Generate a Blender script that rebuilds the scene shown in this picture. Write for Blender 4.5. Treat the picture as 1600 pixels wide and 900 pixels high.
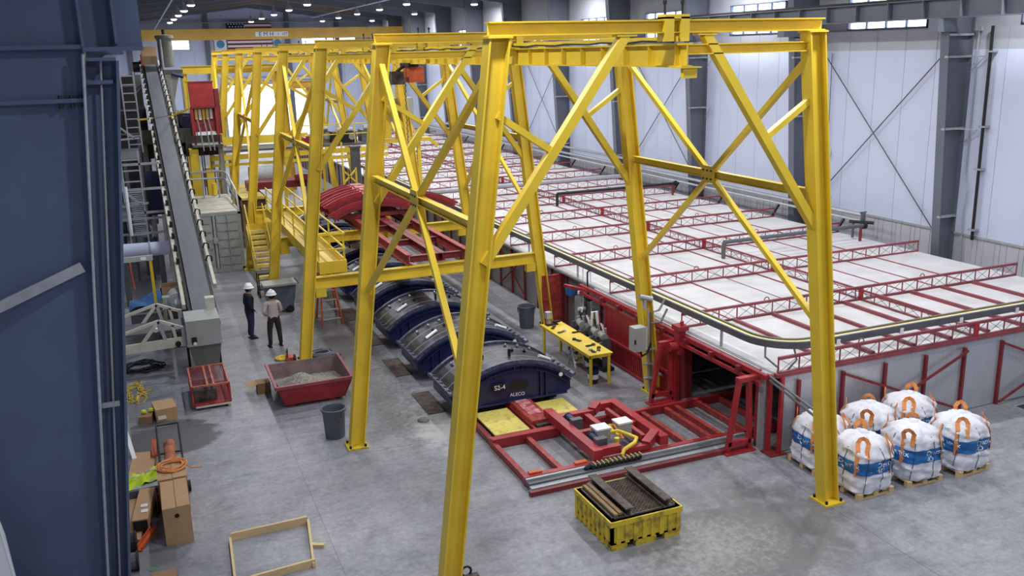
import bpy, bmesh, math, random
from math import sin, cos, pi, radians, sqrt, atan2
from mathutils import Vector, Matrix, noise as mnoise

S = bpy.context.scene
COL = S.collection
for o in list(bpy.data.objects):
    bpy.data.objects.remove(o)

# ------------------------------------------------------------------ camera
F_PX = 1413.12
YAW, PITCH, ROLL = radians(22.1995), radians(14.703), radians(-1.4414)
cam_data = bpy.data.cameras.new('camera')
cam = bpy.data.objects.new('camera', cam_data)
COL.objects.link(cam)
cam_data.sensor_width = 36.0
cam_data.lens = 36.0 * F_PX / 1600.0
cam_data.clip_start = 0.1
cam_data.clip_end = 500
_f = Vector((sin(YAW)*cos(PITCH), cos(YAW)*cos(PITCH), -sin(PITCH)))
_r = Vector((cos(YAW), -sin(YAW), 0))
_u = _r.cross(_f)
_R = cos(ROLL)*_r + sin(ROLL)*_u
_U = -sin(ROLL)*_r + cos(ROLL)*_u
_m = Matrix((( _R.x, _U.x, -_f.x, 0), (_R.y, _U.y, -_f.y, 0), (_R.z, _U.z, -_f.z, 9.0), (0, 0, 0, 1)))
cam.matrix_world = _m
S.camera = cam

# ------------------------------------------------------------------ world, exposure
W = bpy.data.worlds.new('daylight')
S.world = W
W.use_nodes = True
W.node_tree.nodes['Background'].inputs[0].default_value = (0.86, 0.93, 1.0, 1)
W.node_tree.nodes['Background'].inputs[1].default_value = 6.0
S.view_settings.view_transform = 'Standard'
S.view_settings.look = 'None'
S.view_settings.gamma = 1.0
S.view_settings.use_curve_mapping = False
S.view_settings.exposure = -0.38
LAMP_W = 420.0

# ------------------------------------------------------------------ materials
def lin(c):
    return tuple(((v/255.0)/12.92 if v/255.0 <= 0.04045 else ((v/255.0+0.055)/1.055)**2.4) for v in c)

def mat(name, rgb, rough=0.5, metal=0.0, scale=6.0, amt=0.12, bump=0.0, rgb2=None, lo=0.35, hi=0.7, detail=6.0, emit=0.0, stretch=(1, 1, 1), alpha=None, spec=0.5):
    m = bpy.data.materials.new(name)
    m.use_nodes = True
    nt = m.node_tree
    b = nt.nodes['Principled BSDF']
    b.inputs['Roughness'].default_value = rough
    b.inputs['Metallic'].default_value = metal
    b.inputs['Specular IOR Level'].default_value = spec
    c = lin(rgb)
    c2 = lin(rgb2) if rgb2 else tuple(v*(1-amt*2.2) for v in c)
    tc = nt.nodes.new('ShaderNodeTexCoord')
    mp = nt.nodes.new('ShaderNodeMapping')
    mp.inputs['Scale'].default_value = stretch
    nz = nt.nodes.new('ShaderNodeTexNoise')
    nz.inputs['Scale'].default_value = scale
    nz.inputs['Detail'].default_value = detail
    nz.inputs['Roughness'].default_value = 0.6
    rp = nt.nodes.new('ShaderNodeValToRGB')
    rp.color_ramp.elements[0].position = lo
    rp.color_ramp.elements[0].color = (*c2, 1)
    rp.color_ramp.elements[1].position = hi
    rp.color_ramp.elements[1].color = (*c, 1)
    L = nt.links.new
    L(tc.outputs['Object'], mp.inputs['Vector'])
    L(mp.outputs[0], nz.inputs['Vector'])
    L(nz.outputs['Fac'], rp.inputs[0])
    L(rp.outputs[0], b.inputs['Base Color'])
    if bump:
        bp = nt.nodes.new('ShaderNodeBump')
        bp.inputs['Strength'].default_value = bump
        bp.inputs['Distance'].default_value = 0.02
        L(nz.outputs['Fac'], bp.inputs['Height'])
        L(bp.outputs[0], b.inputs['Normal'])
    if emit:
        b.inputs['Emission Color'].default_value = (*c, 1)
        b.inputs['Emission Strength'].default_value = emit
    if alpha is not None:
        b.inputs['Alpha'].default_value = alpha
    return m

def floor_mat():
    m = bpy.data.materials.new('concrete')
    m.use_nodes = True
    nt = m.node_tree
    N, L = nt.nodes.new, nt.links.new
    b = nt.nodes['Principled BSDF']
    geo = N('ShaderNodeNewGeometry')
    def noise(scale, detail=8, rough=.6, dist=0, st=None):
        n = N('ShaderNodeTexNoise'); n.inputs['Scale'].default_value = scale
        n.inputs['Detail'].default_value = detail; n.inputs['Roughness'].default_value = rough
        n.inputs['Distortion'].default_value = dist
        if st:
            mp = N('ShaderNodeMapping'); mp.inputs['Scale'].default_value = st
            L(geo.outputs['Position'], mp.inputs['Vector']); L(mp.outputs[0], n.inputs['Vector'])
        else:
            L(geo.outputs['Position'], n.inputs['Vector'])
        return n
    def ramp(src, stops):
        r = N('ShaderNodeValToRGB'); e = r.color_ramp.elements
        while len(e) < len(stops): e.new(0.5)
        for k, (p, c) in enumerate(stops):
            e[k].position = p; e[k].color = (*c, 1)
        L(src, r.inputs[0]); return r
    def mix(a, bb, fac, mode='MIX'):
        x = N('ShaderNodeMix'); x.data_type = 'RGBA'; x.blend_type = mode
        if isinstance(fac, float): x.inputs[0].default_value = fac
        else: L(fac, x.inputs[0])
        L(a, x.inputs[6])
        if isinstance(bb, tuple): x.inputs[7].default_value = (*bb, 1)
        else: L(bb, x.inputs[7])
        return x.outputs[2]
    base = ramp(noise(0.35, 6).outputs['Fac'], [(0.3, lin((128, 129, 136))), (0.55, lin((150, 151, 158))), (0.75, lin((168, 168, 173)))])
    fine = ramp(noise(9.0, 10, .7).outputs['Fac'], [(0.3, (0.62, 0.62, 0.62)), (0.6, (1, 1, 1)), (0.8, (1.12, 1.12, 1.1))])
    c = mix(base.outputs[0], fine.outputs[0], 0.85, 'MULTIPLY')
    med = ramp(noise(1.7, 9, .68, 0.3).outputs['Fac'], [(0.32, (0.66, 0.67, 0.69)), (0.5, (0.95, 0.95, 0.96)), (0.70, (1.14, 1.14, 1.13))])
    c = mix(c, med.outputs[0], 0.85, 'MULTIPLY')
    streak = ramp(noise(1.1, 10, .7, 0.8, (1, 3.2, 1)).outputs['Fac'], [(0.36, (0.80, 0.80, 0.82)), (0.5, (1, 1, 1)), (0.68, (1.08, 1.08, 1.07))])
    c = mix(c, streak.outputs[0], 0.8, 'MULTIPLY')
    # concrete spill and grime near the moulds and around the yellow tote; painted bluish sheen far left
    sep = N('ShaderNodeSeparateXYZ'); L(geo.outputs['Position'], sep.inputs[0])
    def blob(cx, cy, rx, ry):
        ax = N('ShaderNodeMath'); ax.operation = 'SUBTRACT'; L(sep.outputs[0], ax.inputs[0]); ax.inputs[1].default_value = cx
        ay = N('ShaderNodeMath'); ay.operation = 'SUBTRACT'; L(sep.outputs[1], ay.inputs[0]); ay.inputs[1].default_value = cy
        mx = N('ShaderNodeMath'); mx.operation = 'DIVIDE'; L(ax.outputs[0], mx.inputs[0]); mx.inputs[1].default_value = rx
        my = N('ShaderNodeMath'); my.operation = 'DIVIDE'; L(ay.outputs[0], my.inputs[0]); my.inputs[1].default_value = ry
        px = N('ShaderNodeMath'); px.operation = 'POWER'; L(mx.outputs[0], px.inputs[0]); px.inputs[1].default_value = 2
        py = N('ShaderNodeMath'); py.operation = 'POWER'; L(my.outputs[0], py.inputs[0]); py.inputs[1].default_value = 2
        s = N('ShaderNodeMath'); s.operation = 'ADD'; L(px.outputs[0], s.inputs[0]); L(py.outputs[0], s.inputs[1])
        inv = N('ShaderNodeMath'); inv.operation = 'SUBTRACT'; inv.use_clamp = True; inv.inputs[0].default_value = 1.0; L(s.outputs[0], inv.inputs[1])
        return inv.outputs[0]
    def band(src, noise_node, gain):
        # blob * noise, thresholded
        a = N('ShaderNodeMath'); a.operation = 'MULTIPLY'; L(src, a.inputs[0]); L(noise_node.outputs['Fac'], a.inputs[1])
        r = N('ShaderNodeMapRange'); r.inputs[1].default_value = gain[0]; r.inputs[2].default_value = gain[1]
        r.inputs[3].default_value = 0; r.inputs[4].default_value = gain[2]
        L(a.outputs[0], r.inputs[0]); return r.outputs[0]
    n1 = noise(2.2, 10, .72, 0.4)
    n2 = noise(0.9, 6, .6, 0.6, (1, 2.2, 1))
    n3 = noise(7.0, 12, .75)
    for args, nn, g, colr in (
        ((5.3, 27, 2.2, 13), n3, (0.30, 0.46, 0.8), lin((88, 86, 86))),
        ((6.2, 20, 1.6, 3.2), n1, (0.34, 0.5, 0.6), lin((190, 188, 184))),
        ((9.8, 12.6, 3.6, 2.8), n1, (0.20, 0.40, 0.8), lin((100, 98, 98))),
        ((9.0, 12.5, 3.6, 2.4), n3, (0.40, 0.56, 0.42), lin((172, 170, 166))),
        ((-0.3, 22.3, 2.2, 1.7), n2, (0.26, 0.33, 0.92), lin((80, 78, 80))),
        ((1.4, 31.4, 2.6, 1.3), n2, (0.40, 0.48, 0.7), lin((100, 98, 98))),
        ((10.6, 19.7, 0.9, 0.7), n1, (0.34, 0.44, 0.7), lin((96, 90, 88))),
        ((3.1, 47, 2.0, 9), n2, (0.28, 0.5, 0.6), lin((170, 172, 200))),  # bluish reflection on the far left floor, painted into the colour
        ((10.2, 26, 1.8, 9), n1, (0.40, 0.56, 0.5), lin((100, 97, 94))),
        ):
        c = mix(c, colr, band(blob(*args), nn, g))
    L(c, b.inputs['Base Color'])
    rr = ramp(noise(0.7, 6).outputs['Fac'], [(0.35, (0.38,)*3), (0.7, (0.62,)*3)])
    L(rr.outputs[0], b.inputs['Roughness'])
    b.inputs['Specular IOR Level'].default_value = 0.4
    bp = N('ShaderNodeBump'); bp.inputs['Strength'].default_value = 0.12; bp.inputs['Distance'].default_value = 0.01
    L(n3.outputs['Fac'], bp.inputs['Height']); L(bp.outputs[0], b.inputs['Normal'])
    return m

def glass_mat():
    m = bpy.data.materials.new('window_glass'); m.use_nodes = True
    nt = m.node_tree; nt.nodes.remove(nt.nodes['Principled BSDF'])
    t = nt.nodes.new('ShaderNodeBsdfTransparent'); t.inputs[0].default_value = (0.95, 0.97, 1, 1)
    g = nt.nodes.new('ShaderNodeBsdfGlossy'); g.inputs['Roughness'].default_value = 0.05
    x = nt.nodes.new('ShaderNodeMixShader'); x.inputs[0].default_value = 0.06
    nt.links.new(t.outputs[0], x.inputs[1]); nt.links.new(g.outputs[0], x.inputs[2])
    nt.links.new(x.outputs[0], nt.nodes['Material Output'].inputs[0])
    return m

M = {}
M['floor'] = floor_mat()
M['glass'] = glass_mat()
M['yellow'] = mat('yellow_paint', (238, 205, 58), 0.42, scale=1.4, amt=0.07)
M['yellow_worn'] = mat('worn_yellow_paint', (212, 186, 48), 0.55, scale=5, rgb2=(120, 104, 58), lo=0.30, hi=0.52)
M['cream'] = mat('pale_yellow_deck', (232, 210, 120), 0.5, scale=3, amt=0.06)
M['red'] = mat('red_paint', (178, 48, 56), 0.42, scale=2.5, amt=0.16)
M['red_worn'] = mat('worn_red_paint', (176, 62, 60), 0.55, scale=7, rgb2=(104, 38, 36), lo=0.3, hi=0.62)
M['maroon'] = mat('dark_red_paint', (138, 46, 54), 0.5, scale=3, amt=0.15)
M['rail_red'] = mat('truss_red_paint', (150, 72, 82), 0.5, scale=3, amt=0.15)
M['orange'] = mat('orange_paint', (206, 92, 48), 0.5, scale=5, amt=0.1)
M['navy'] = mat('navy_paint', (30, 40, 88), 0.42, scale=3, amt=0.2)
M['mould_steel'] = mat('mould_skin_steel', (76, 78, 90), 0.34, 0.3, scale=5, rgb2=(36, 38, 46), lo=0.3, hi=0.7)
M['mould_rim'] = mat('mould_rim_steel', (98, 102, 126), 0.4, 0.3, scale=9, rgb2=(40, 42, 58), lo=0.3, hi=0.6)
M['steel_blue'] = mat('blue_grey_column_paint', (88, 103, 132), 0.48, scale=0.8, amt=0.08)
M['col_grey'] = mat('slate_grey_column_paint', (102, 107, 120), 0.5, scale=0.8, amt=0.06)
M['roof_dark'] = mat('dark_roof_liner', (104, 110, 124), 0.7, scale=0.6, amt=0.1)
M['wall_white'] = mat('white_liner_panel', (203, 211, 235), 0.45, scale=0.5, amt=0.03)
M['wall_low'] = mat('ribbed_liner_panel', (196, 196, 204), 0.5, scale=0.9, amt=0.04)
M['wall_grey'] = mat('grey_insulation_panel', (176, 179, 190), 0.7, scale=0.7, amt=0.05)
M['deck'] = mat('white_roof_membrane', (212, 210, 212), 0.5, scale=1.1, amt=0.04, rgb2=(190, 188, 188))
M['galv'] = mat('galvanised_steel', (176, 180, 186), 0.4, 0.2, scale=7, amt=0.1)
M['mirror_panel'] = mat('brushed_aluminium_panel', (192, 195, 202), 0.3, 0.45, scale=1.5, amt=0.05, stretch=(8, 8, 1))
M['dull_panel'] = mat('dull_aluminium_panel', (140, 140, 144), 0.42, 0.4, scale=1.5, amt=0.08)
M['grey'] = mat('machine_grey_paint', (168, 172, 168), 0.5, scale=3, amt=0.07)
M['grey_dark'] = mat('dark_grey_paint', (96, 98, 104), 0.5, scale=3, amt=0.1)
M['olive'] = mat('olive_grey_paint', (112, 114, 106), 0.55, scale=2, amt=0.12)
M['cream_white'] = mat('cream_white_paint', (214, 210, 196), 0.5, scale=4, amt=0.1)
M['black'] = mat('black_rubber', (26, 26, 30), 0.6, scale=5, amt=0.2)
M['belt'] = mat('conveyor_belt_rubber', (104, 108, 116), 0.55, scale=1.2, amt=0.08, stretch=(6, 1, 1))
M['plastic_grey'] = mat('slate_plastic', (94, 100, 114), 0.5, scale=2, amt=0.08)
M['card'] = mat('brown_cardboard', (186, 150, 112), 0.8, scale=4, amt=0.06)
M['card_dark'] = mat('dark_brown_cardboard', (150, 118, 84), 0.8, scale=4, amt=0.06)  # darker brown for some of the cartons
M['paper'] = mat('white_paper', (232, 230, 226), 0.7, amt=0.02)
M['wood'] = mat('pale_pine', (220, 192, 144), 0.65, scale=3, amt=0.08, stretch=(1, 12, 12))
M['wood_old'] = mat('weathered_timber', (150, 122, 88), 0.75, scale=4, amt=0.16, stretch=(10, 1, 4))
M['bag'] = mat('white_woven_sack', (226, 228, 238), 0.6, scale=9, amt=0.06, bump=0.5)
M['bag_blue'] = mat('blue_printed_band', (28, 106, 176), 0.55, scale=9, amt=0.08, bump=0.4)
M['strap_orange'] = mat('orange_webbing', (232, 150, 84), 0.7, scale=12, amt=0.1)
M['cord'] = mat('dark_cord', (58, 66, 78), 0.7)
M['white'] = mat('white_plastic', (236, 238, 240), 0.4, amt=0.02)
M['lens'] = mat('lamp_lens', (255, 252, 246), 0.4, amt=0.0, emit=14.0)
M['blue'] = mat('blue_tarpaulin', (40, 100, 160), 0.6, scale=4, amt=0.1)
M['pad_yellow'] = mat('scuffed_pale_yellow_plate', (216, 200, 104), 0.6, scale=6, rgb2=(160, 142, 84), lo=0.28, hi=0.5)
M['pink_worn'] = mat('scraped_red_plate', (206, 150, 150), 0.6, scale=8, rgb2=(160, 52, 54), lo=0.4, hi=0.6)
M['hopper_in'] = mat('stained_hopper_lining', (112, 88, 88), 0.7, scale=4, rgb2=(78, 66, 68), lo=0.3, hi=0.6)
M['orange_worn'] = mat('worn_orange_paint', (190, 112, 84), 0.6, scale=8, rgb2=(120, 60, 50), lo=0.3, hi=0.6)
M['rust'] = mat('rusty_steel', (92, 84, 80), 0.7, 0.2, scale=6, rgb2=(60, 46, 40), lo=0.35, hi=0.6)
M['gravel'] = mat('grey_aggregate', (150, 146, 138), 0.9, scale=18, rgb2=(92, 90, 84), lo=0.35, hi=0.65, bump=0.8)
M['crane_gold'] = mat('crane_golden_paint', (216, 172, 70), 0.45, scale=1, amt=0.08)
M['hiviz'] = mat('high_visibility_cloth', (206, 232, 40), 0.7, scale=10, amt=0.1)
M['skin'] = mat('skin', (190, 140, 112), 0.55, amt=0.04)
M['jacket'] = mat('dark_jacket_cloth', (26, 32, 46), 0.8, amt=0.1)
M['jeans'] = mat('blue_denim', (38, 48, 78), 0.8, amt=0.1)
M['shirt'] = mat('pale_pink_grey_shirt', (196, 182, 180), 0.8, amt=0.06)
M['trousers'] = mat('dark_brown_trousers', (46, 40, 40), 0.8, amt=0.1)
M['shoe'] = mat('brown_boot_leather', (74, 58, 50), 0.7)
M['flag_red'] = mat('flag_red_cloth', (140, 44, 60), 0.8, amt=0.05)
M['flag_blue'] = mat('flag_blue_cloth', (36, 40, 72), 0.8, amt=0.05)
M['sky_cloth'] = mat('pale_blue_banner', (96, 156, 200), 0.8, amt=0.08)

# ------------------------------------------------------------------ geometry helpers
def frame(p, q, up=(0, 0, 1)):
    p, q = Vector(p), Vector(q)
    d = (q-p)
    L = d.length
    d.normalize()
    up = Vector(up)
    s = d.cross(up)
    if s.length < 1e-4:
        s = d.cross(Vector((0, 1, 0)))
    s.normalize()
    u = s.cross(d)
    return p, q, d, s, u, L

class MB:
    def __init__(self):
        self.v, self.f = [], []
    def add(self, vs, fs):
        b = len(self.v)
        self.v += [tuple(x) for x in vs]
        self.f += [tuple(b+i for i in t) for t in fs]
        return self
    def hexa(self, c):
        return self.add(c, [(0, 3, 2, 1), (4, 5, 6, 7), (0, 1, 5, 4), (1, 2, 6, 5), (2, 3, 7, 6), (3, 0, 4, 7)])
    def box(self, x0, x1, y0, y1, z0, z1):
        return self.hexa([(x0, y0, z0), (x1, y0, z0), (x1, y1, z0), (x0, y1, z0), (x0, y0, z1), (x1, y0, z1), (x1, y1, z1), (x0, y1, z1)])
    def cbox(self, c, s, rz=0.0):
        hx, hy, hz = s[0]/2, s[1]/2, s[2]/2
        a, b = cos(rz), sin(rz)
        pts = []
        for dz in (-hz, hz):
            for dx, dy in ((-hx, -hy), (hx, -hy), (hx, hy), (-hx, hy)):
                pts.append((c[0]+a*dx-b*dy, c[1]+b*dx+a*dy, c[2]+dz))
        return self.hexa(pts)
    def beam(self, p, q, w, h, up=(0, 0, 1), os=0.0, ou=0.0):
        p, q, d, s, u, L = frame(p, q, up)
        pts = []
        for e in (p, q):
            for a, b in ((-1, -1), (1, -1), (1, 1), (-1, 1)):
                pts.append(e + s*(a*w/2+os) + u*(b*h/2+ou))
        return self.hexa(pts)
    def ibeam(self, p, q, d, b, t=0.025, tw=0.018, up=(0, 0, 1)):
        # depth d along up, flange width b
        self.beam(p, q, b, t, up, 0, d/2-t/2)
        self.beam(p, q, b, t, up, 0, -d/2+t/2)
        return self.beam(p, q, tw, d-2*t, up)
    def tube(self, p, q, r, n=8, r2=None):
        r2 = r if r2 is None else r2
        p, q, d, s, u, L = frame(p, q)
        vs = []
        for e, rr in ((p, r), (q, r2)):
            for k in range(n):
                a = 2*pi*k/n
                vs.append(e + s*cos(a)*rr + u*sin(a)*rr)
        fs = [(k, (k+1) % n, n+(k+1) % n, n+k) for k in range(n)]
        fs += [tuple(range(n-1, -1, -1)), tuple(range(n, 2*n))]
        return self.add(vs, fs)
    def path(self, pts, r, n=6, closed=False):
        pts = [Vector(p) for p in pts]
        m = len(pts)
        vs, ref = [], None
        for i, p in enumerate(pts):
            if closed:
                t = pts[(i+1) % m]-pts[i-1]
            else:
                t = pts[min(i+1, m-1)]-pts[max(i-1, 0)]
            t.normalize()
            if ref is None:
                ref = t.cross(Vector((0, 0, 1)))
                if ref.length < 0.05:
                    ref = t.cross(Vector((0, 1, 0)))
            ref = ref - t*ref.dot(t)
            ref.normalize()
            b = t.cross(ref)
            for k in range(n):
                a = 2*pi*k/n
                vs.append(p + ref*cos(a)*r + b*sin(a)*r)
        fs = []
        for i in range(m if closed else m-1):
            j = (i+1) % m
            for k in range(n):
                fs.append((i*n+k, i*n+(k+1) % n, j*n+(k+1) % n, j*n+k))
        if not closed:
            fs += [tuple(range(n-1, -1, -1)), tuple(range((m-1)*n, m*n))]
        return self.add(vs, fs)
    def strip(self, pts, w, side=(0, 0, 1), th=0.012):
        # flat webbing following points; side = direction of its width
        pts = [Vector(p) for p in pts]
        m = len(pts)
        vs = []
        for i, p in enumerate(pts):
            t = pts[min(i+1, m-1)]-pts[max(i-1, 0)]
            t.normalize()
            sd = Vector(side)
            sd = (sd - t*sd.dot(t)).normalized()
            nn = t.cross(sd)
            vs += [p-sd*w/2-nn*th/2, p+sd*w/2-nn*th/2, p+sd*w/2+nn*th/2, p-sd*w/2+nn*th/2]
        fs = []
        for i in range(m-1):
            a, b = i*4, i*4+4
            for k in range(4):
                fs.append((a+k, a+(k+1) % 4, b+(k+1) % 4, b+k))
        fs += [(3, 2, 1, 0), tuple((m-1)*4+k for k in range(4))]
        return self.add(vs, fs)
    def cyl(self, c, r, z0, z1, n=16, r2=None):
        return self.tube((c[0], c[1], z0), (c[0], c[1], z1), r, n, r2)
    def lathe(self, prof, n=20, c=(0, 0, 0), closed=False):
        vs = []
        for r, z in prof:
            for k in range(n):
                a = 2*pi*k/n
                vs.append((c[0]+r*cos(a), c[1]+r*sin(a), c[2]+z))
        fs = []
        m = len(prof)
        for i in range(m-1):
            for k in range(n):
                fs.append((i*n+k, i*n+(k+1) % n, (i+1)*n+(k+1) % n, (i+1)*n+k))
        if not closed:
            fs += [tuple(range(n-1, -1, -1)), tuple(range((m-1)*n, m*n))]
        return self.add(vs, fs)
    def prism(self, poly, axis, a, b):
        def P(u, w, t):
            return {'x': (t, u, w), 'y': (u, t, w), 'z': (u, w, t)}[axis]
        n = len(poly)
        vs = [P(u, w, a) for u, w in poly] + [P(u, w, b) for u, w in poly]
        fs = [(k, (k+1) % n, n+(k+1) % n, n+k) for k in range(n)]
        fs += [tuple(range(n-1, -1, -1)), tuple(range(n, 2*n))]
        return self.add(vs, fs)
    def xf(self, rz=0.0, t=(0, 0, 0), i0=0):
        a, b = cos(rz), sin(rz)
        for i in range(i0, len(self.v)):
            x, y, z = self.v[i]
            self.v[i] = (a*x-b*y+t[0], b*x+a*y+t[1], z+t[2])
        return self
    def sphere(self, c, r, n=12, m=8, sz=1.0):
        return self.lathe([(max(1e-3, r*sin(pi*i/m)), -r*sz*cos(pi*i/m)) for i in range(m+1)], n, c)

ORG = {}
def org(o):
    return ORG.get(o.name, (0, 0, 0)) if o else (0, 0, 0)

def build(mb, name, m, parent=None, smooth=False, fix=True):
    L = org(parent)
    me = bpy.data.meshes.new(name)
    me.from_pydata([(x-L[0], y-L[1], z-L[2]) for x, y, z in mb.v], [], mb.f)
    if fix:
        bm = bmesh.new(); bm.from_mesh(me)
        bmesh.ops.recalc_face_normals(bm, faces=bm.faces)
        bm.to_mesh(me); bm.free()
    me.materials.append(M[m] if isinstance(m, str) else m)
    if smooth:
        for p in me.polygons:
            p.use_smooth = True
        try:
            me.set_sharp_from_angle(angle=radians(40))
        except Exception:
            pass
    o = bpy.data.objects.new(name, me)
    COL.objects.link(o)
    if parent:
        o.parent = parent
        ORG[o.name] = L
    return o

def tag(o, label=None, cat=None, group=None, kind=None):
    if label: o['label'] = label
    if cat: o['category'] = cat
    if group: o['group'] = group
    if kind: o['kind'] = kind
    return o

def thing(name, label, cat, loc=(0, 0, 0), group=None):
    o = bpy.data.objects.new(name, None)
    COL.objects.link(o)
    o.location = loc
    o.empty_display_size = 0.2
    ORG[o.name] = tuple(loc)
    return tag(o, label, cat, group)

def piece(src, parent, off=(0, 0, 0), rz=None):
    # a copy of a part that shares its mesh, moved by off
    c = src.copy()
    COL.objects.link(c)
    c.parent = parent
    c.location = Vector(src.location) + Vector(off)
    if rz is not None:
        c.rotation_euler = (0, 0, rz)
    return c

def copy_tree(o, parent=None):
    c = o.copy()
    COL.objects.link(c)
    c.parent = parent
    for ch in list(o.children):
        copy_tree(ch, c)
    return c

def place(root, loc, rz=0.0, label=None):
    root.location = loc
    root.rotation_euler = (0, 0, rz)
    if label: root['label'] = label
    return root

def struct(mb, name, m, **k):
    return tag(build(mb, name, m, **k), kind='structure')

ORD = ['first', 'second', 'third', 'fourth', 'fifth', 'sixth', 'seventh', 'eighth', 'ninth', 'tenth', 'eleventh', 'twelfth', 'thirteenth', 'fourteenth', 'fifteenth']
rnd = random.Random(7)

def text_obj(txt, name, m, parent, size, loc, rot, ext=0.002, align='CENTER'):
    cu = bpy.data.curves.new(name, 'FONT')
    cu.body = txt
    cu.size = size
    cu.extrude = ext
    cu.align_x = align
    cu.align_y = 'CENTER'
    t = bpy.data.objects.new(name, cu)
    COL.objects.link(t)
    dg = bpy.context.evaluated_depsgraph_get()
    me = bpy.data.meshes.new_from_object(t.evaluated_get(dg))
    bpy.data.objects.remove(t)
    me.materials.clear()
    me.materials.append(M[m])
    o = bpy.data.objects.new(name, me)
    COL.objects.link(o)
    o.parent = parent
    L = org(parent)
    o.location = (loc[0]-L[0], loc[1]-L[1], loc[2]-L[2])
    o.rotation_euler = rot
    return o

# ================================================================== THE HALL
XL, XR, YF, YB = -3.2, 26.0, -7.0, 104.0
RIDGE_X, EAVE_Z, RIDGE_Z = 12.0, 13.25, 14.6
COLS_Y = [22.9+7.6*k for k in range(-3, 11)]

# floor: bed plus cast slabs with open joints
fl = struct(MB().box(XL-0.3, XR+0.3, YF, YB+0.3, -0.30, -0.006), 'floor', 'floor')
xs = [XL, 2.55, 12.0, 19.0, XR]
ys = [YF, 5.75, 19.35, 26.2, 33.0, 39.8, 46.6, 60, 80, YB]
for i in range(len(xs)-1):
    for j in range(len(ys)-1):
        build(MB().box(xs[i]+0.004, xs[i+1]-0.004, ys[j]+0.004, ys[j+1]-0.004, -0.006, 0.0), 'floor_slab', 'floor', fl)

# right wall: backing, liner panels, ribbed low panels, grey upper panels; strip windows between the columns
wins = [(26.7+7.6*k-1.95, 26.7+7.6*k+1.95) for k in range(-2, 10)]
WZ0, WZ1 = 9.43, 10.75
wr = struct(MB().box(XR+0.06, XR+0.2, YF, YB, 0, WZ0).box(XR+0.06, XR+0.2, YF, YB, WZ1, EAVE_Z), 'wall_right', 'wall_grey')
mb = MB()
prev = YF
for a, b in wins:
    mb.box(XR+0.06, XR+0.2, prev, a, WZ0, WZ1); prev = b
mb.box(XR+0.06, XR+0.2, prev, YB, WZ0, WZ1)
build(mb, 'window_band_wall', 'wall_grey', wr)
def panel_row(wall, name, m, y0, y1, w, z0, z1, rib=0.0):
    n = int((y1-y0)/w)
    b = MB().box(XR, XR+0.05, y0+0.008, y0+w-0.008, z0, z1)
    if rib:
        for k in (0.25, 0.75):
            b.box(XR-rib, XR, y0+w*k-0.025, y0+w*k+0.025, z0, z1)
    p0 = build(b, name, m, wall)
    for k in range(1, n):
        piece(p0, wall, (0, k*w, 0))
panel_row(wr, 'low_panel', 'wall_low', YF, YB, 0.9, 0.0, 2.44, 0.02)
panel_row(wr, 'liner_panel', 'wall_white', YF+0.45, YB, 1.4, 2.52, 8.67)
panel_row(wr, 'upper_panel', 'wall_grey', YF+0.45, YB, 1.4, 8.67, 9.40)
struct(MB().box(XR-0.05, XR+0.05, YF, YB, 2.44, 2.52), 'trim_1', 'galv')

def window(n, a, b, plane='x', pos=XR, z0=WZ0, z1=WZ1, npan=4):
    w = thing('window_%d' % n, None, None, ((pos, (a+b)/2, z0) if plane == 'x' else ((a+b)/2, pos, z0)))
    w['kind'] = 'structure'
    fr = MB()
    def bx(m, u0, u1, zz0, zz1, d0, d1):
        if plane == 'x': m.box(pos+d0, pos+d1, u0, u1, zz0, zz1)
        else: m.box(u0, u1, pos+d0, pos+d1, zz0, zz1)
    bx(fr, a, b, z0, z0+0.05, -0.03, 0.08); bx(fr, a, b, z1-0.05, z1, -0.03, 0.08)
    bx(fr, a, a+0.05, z0, z1, -0.03, 0.08); bx(fr, b-0.05, b, z0, z1, -0.03, 0.08)
    for k in range(1, npan):
        u = a+(b-a)*k/npan
        bx(fr, u-0.02, u+0.02, z0, z1, -0.02, 0.07)
    build(fr, 'window_frame', 'steel_blue', w)
    for k in range(npan):
        u0, u1 = a+(b-a)*k/npan+0.03, a+(b-a)*(k+1)/npan-0.03
        p = MB(); bx(p, u0, u1, z0+0.05, z1-0.05, 0.02, 0.03)
        build(p, 'pane', 'glass', w)
    return w
wn = 1
for a, b in wins:
    window(wn, a, b); wn += 1

# back wall with door opening and windows
DX0, DX1, DZ = 9.6, 18.9, 6.1
wb = MB()
wb.box(XL, DX0, YB, YB+0.2, 0, 9.9).box(DX1, XR+0.2, YB, YB+0.2, 0, 9.9).box(DX0, DX1, YB, YB+0.2, DZ, 9.9)
segs = [(XL, 4.4), (6.5, 18.2), (24.2, XR+0.2)]
for a, b in segs:
    wb.box(a, b, YB, YB+0.2, 9.9, 11.1)
wb.prism([(XL, 11.1), (XR+0.2, 11.1), (XR+0.2, EAVE_Z), (RIDGE_X, RIDGE_Z), (XL, EAVE_Z)], 'y', YB, YB+0.2)
wb = struct(wb, 'wall_back', 'wall_white')
p0 = build(MB().box(XL+0.01, XL+1.43, YB-0.05, YB, 11.15, 13.0), 'upper_panel', 'wall_grey', wb)
for k in range(1, 20): piece(p0, wb, (1.44*k, 0, 0))
p1 = build(MB().box(XL+0.01, XL+1.43, YB-0.05, YB, 6.2, 9.85), 'liner_panel', 'wall_white', wb)
for k in range(1, 20): piece(p1, wb, (1.44*k, 0, 0))
p2 = build(MB().box(XL+0.01, XL+1.43, YB-0.05, YB, 0, 6.1), 'low_panel', 'wall_white', wb)
for k in list(range(1, 8)) + list(range(16, 20)): piece(p2, wb, (1.44*k, 0, 0))
window(wn, 4.4, 6.5, 'y', YB, 9.9, 11.1, 2); wn += 1
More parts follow.
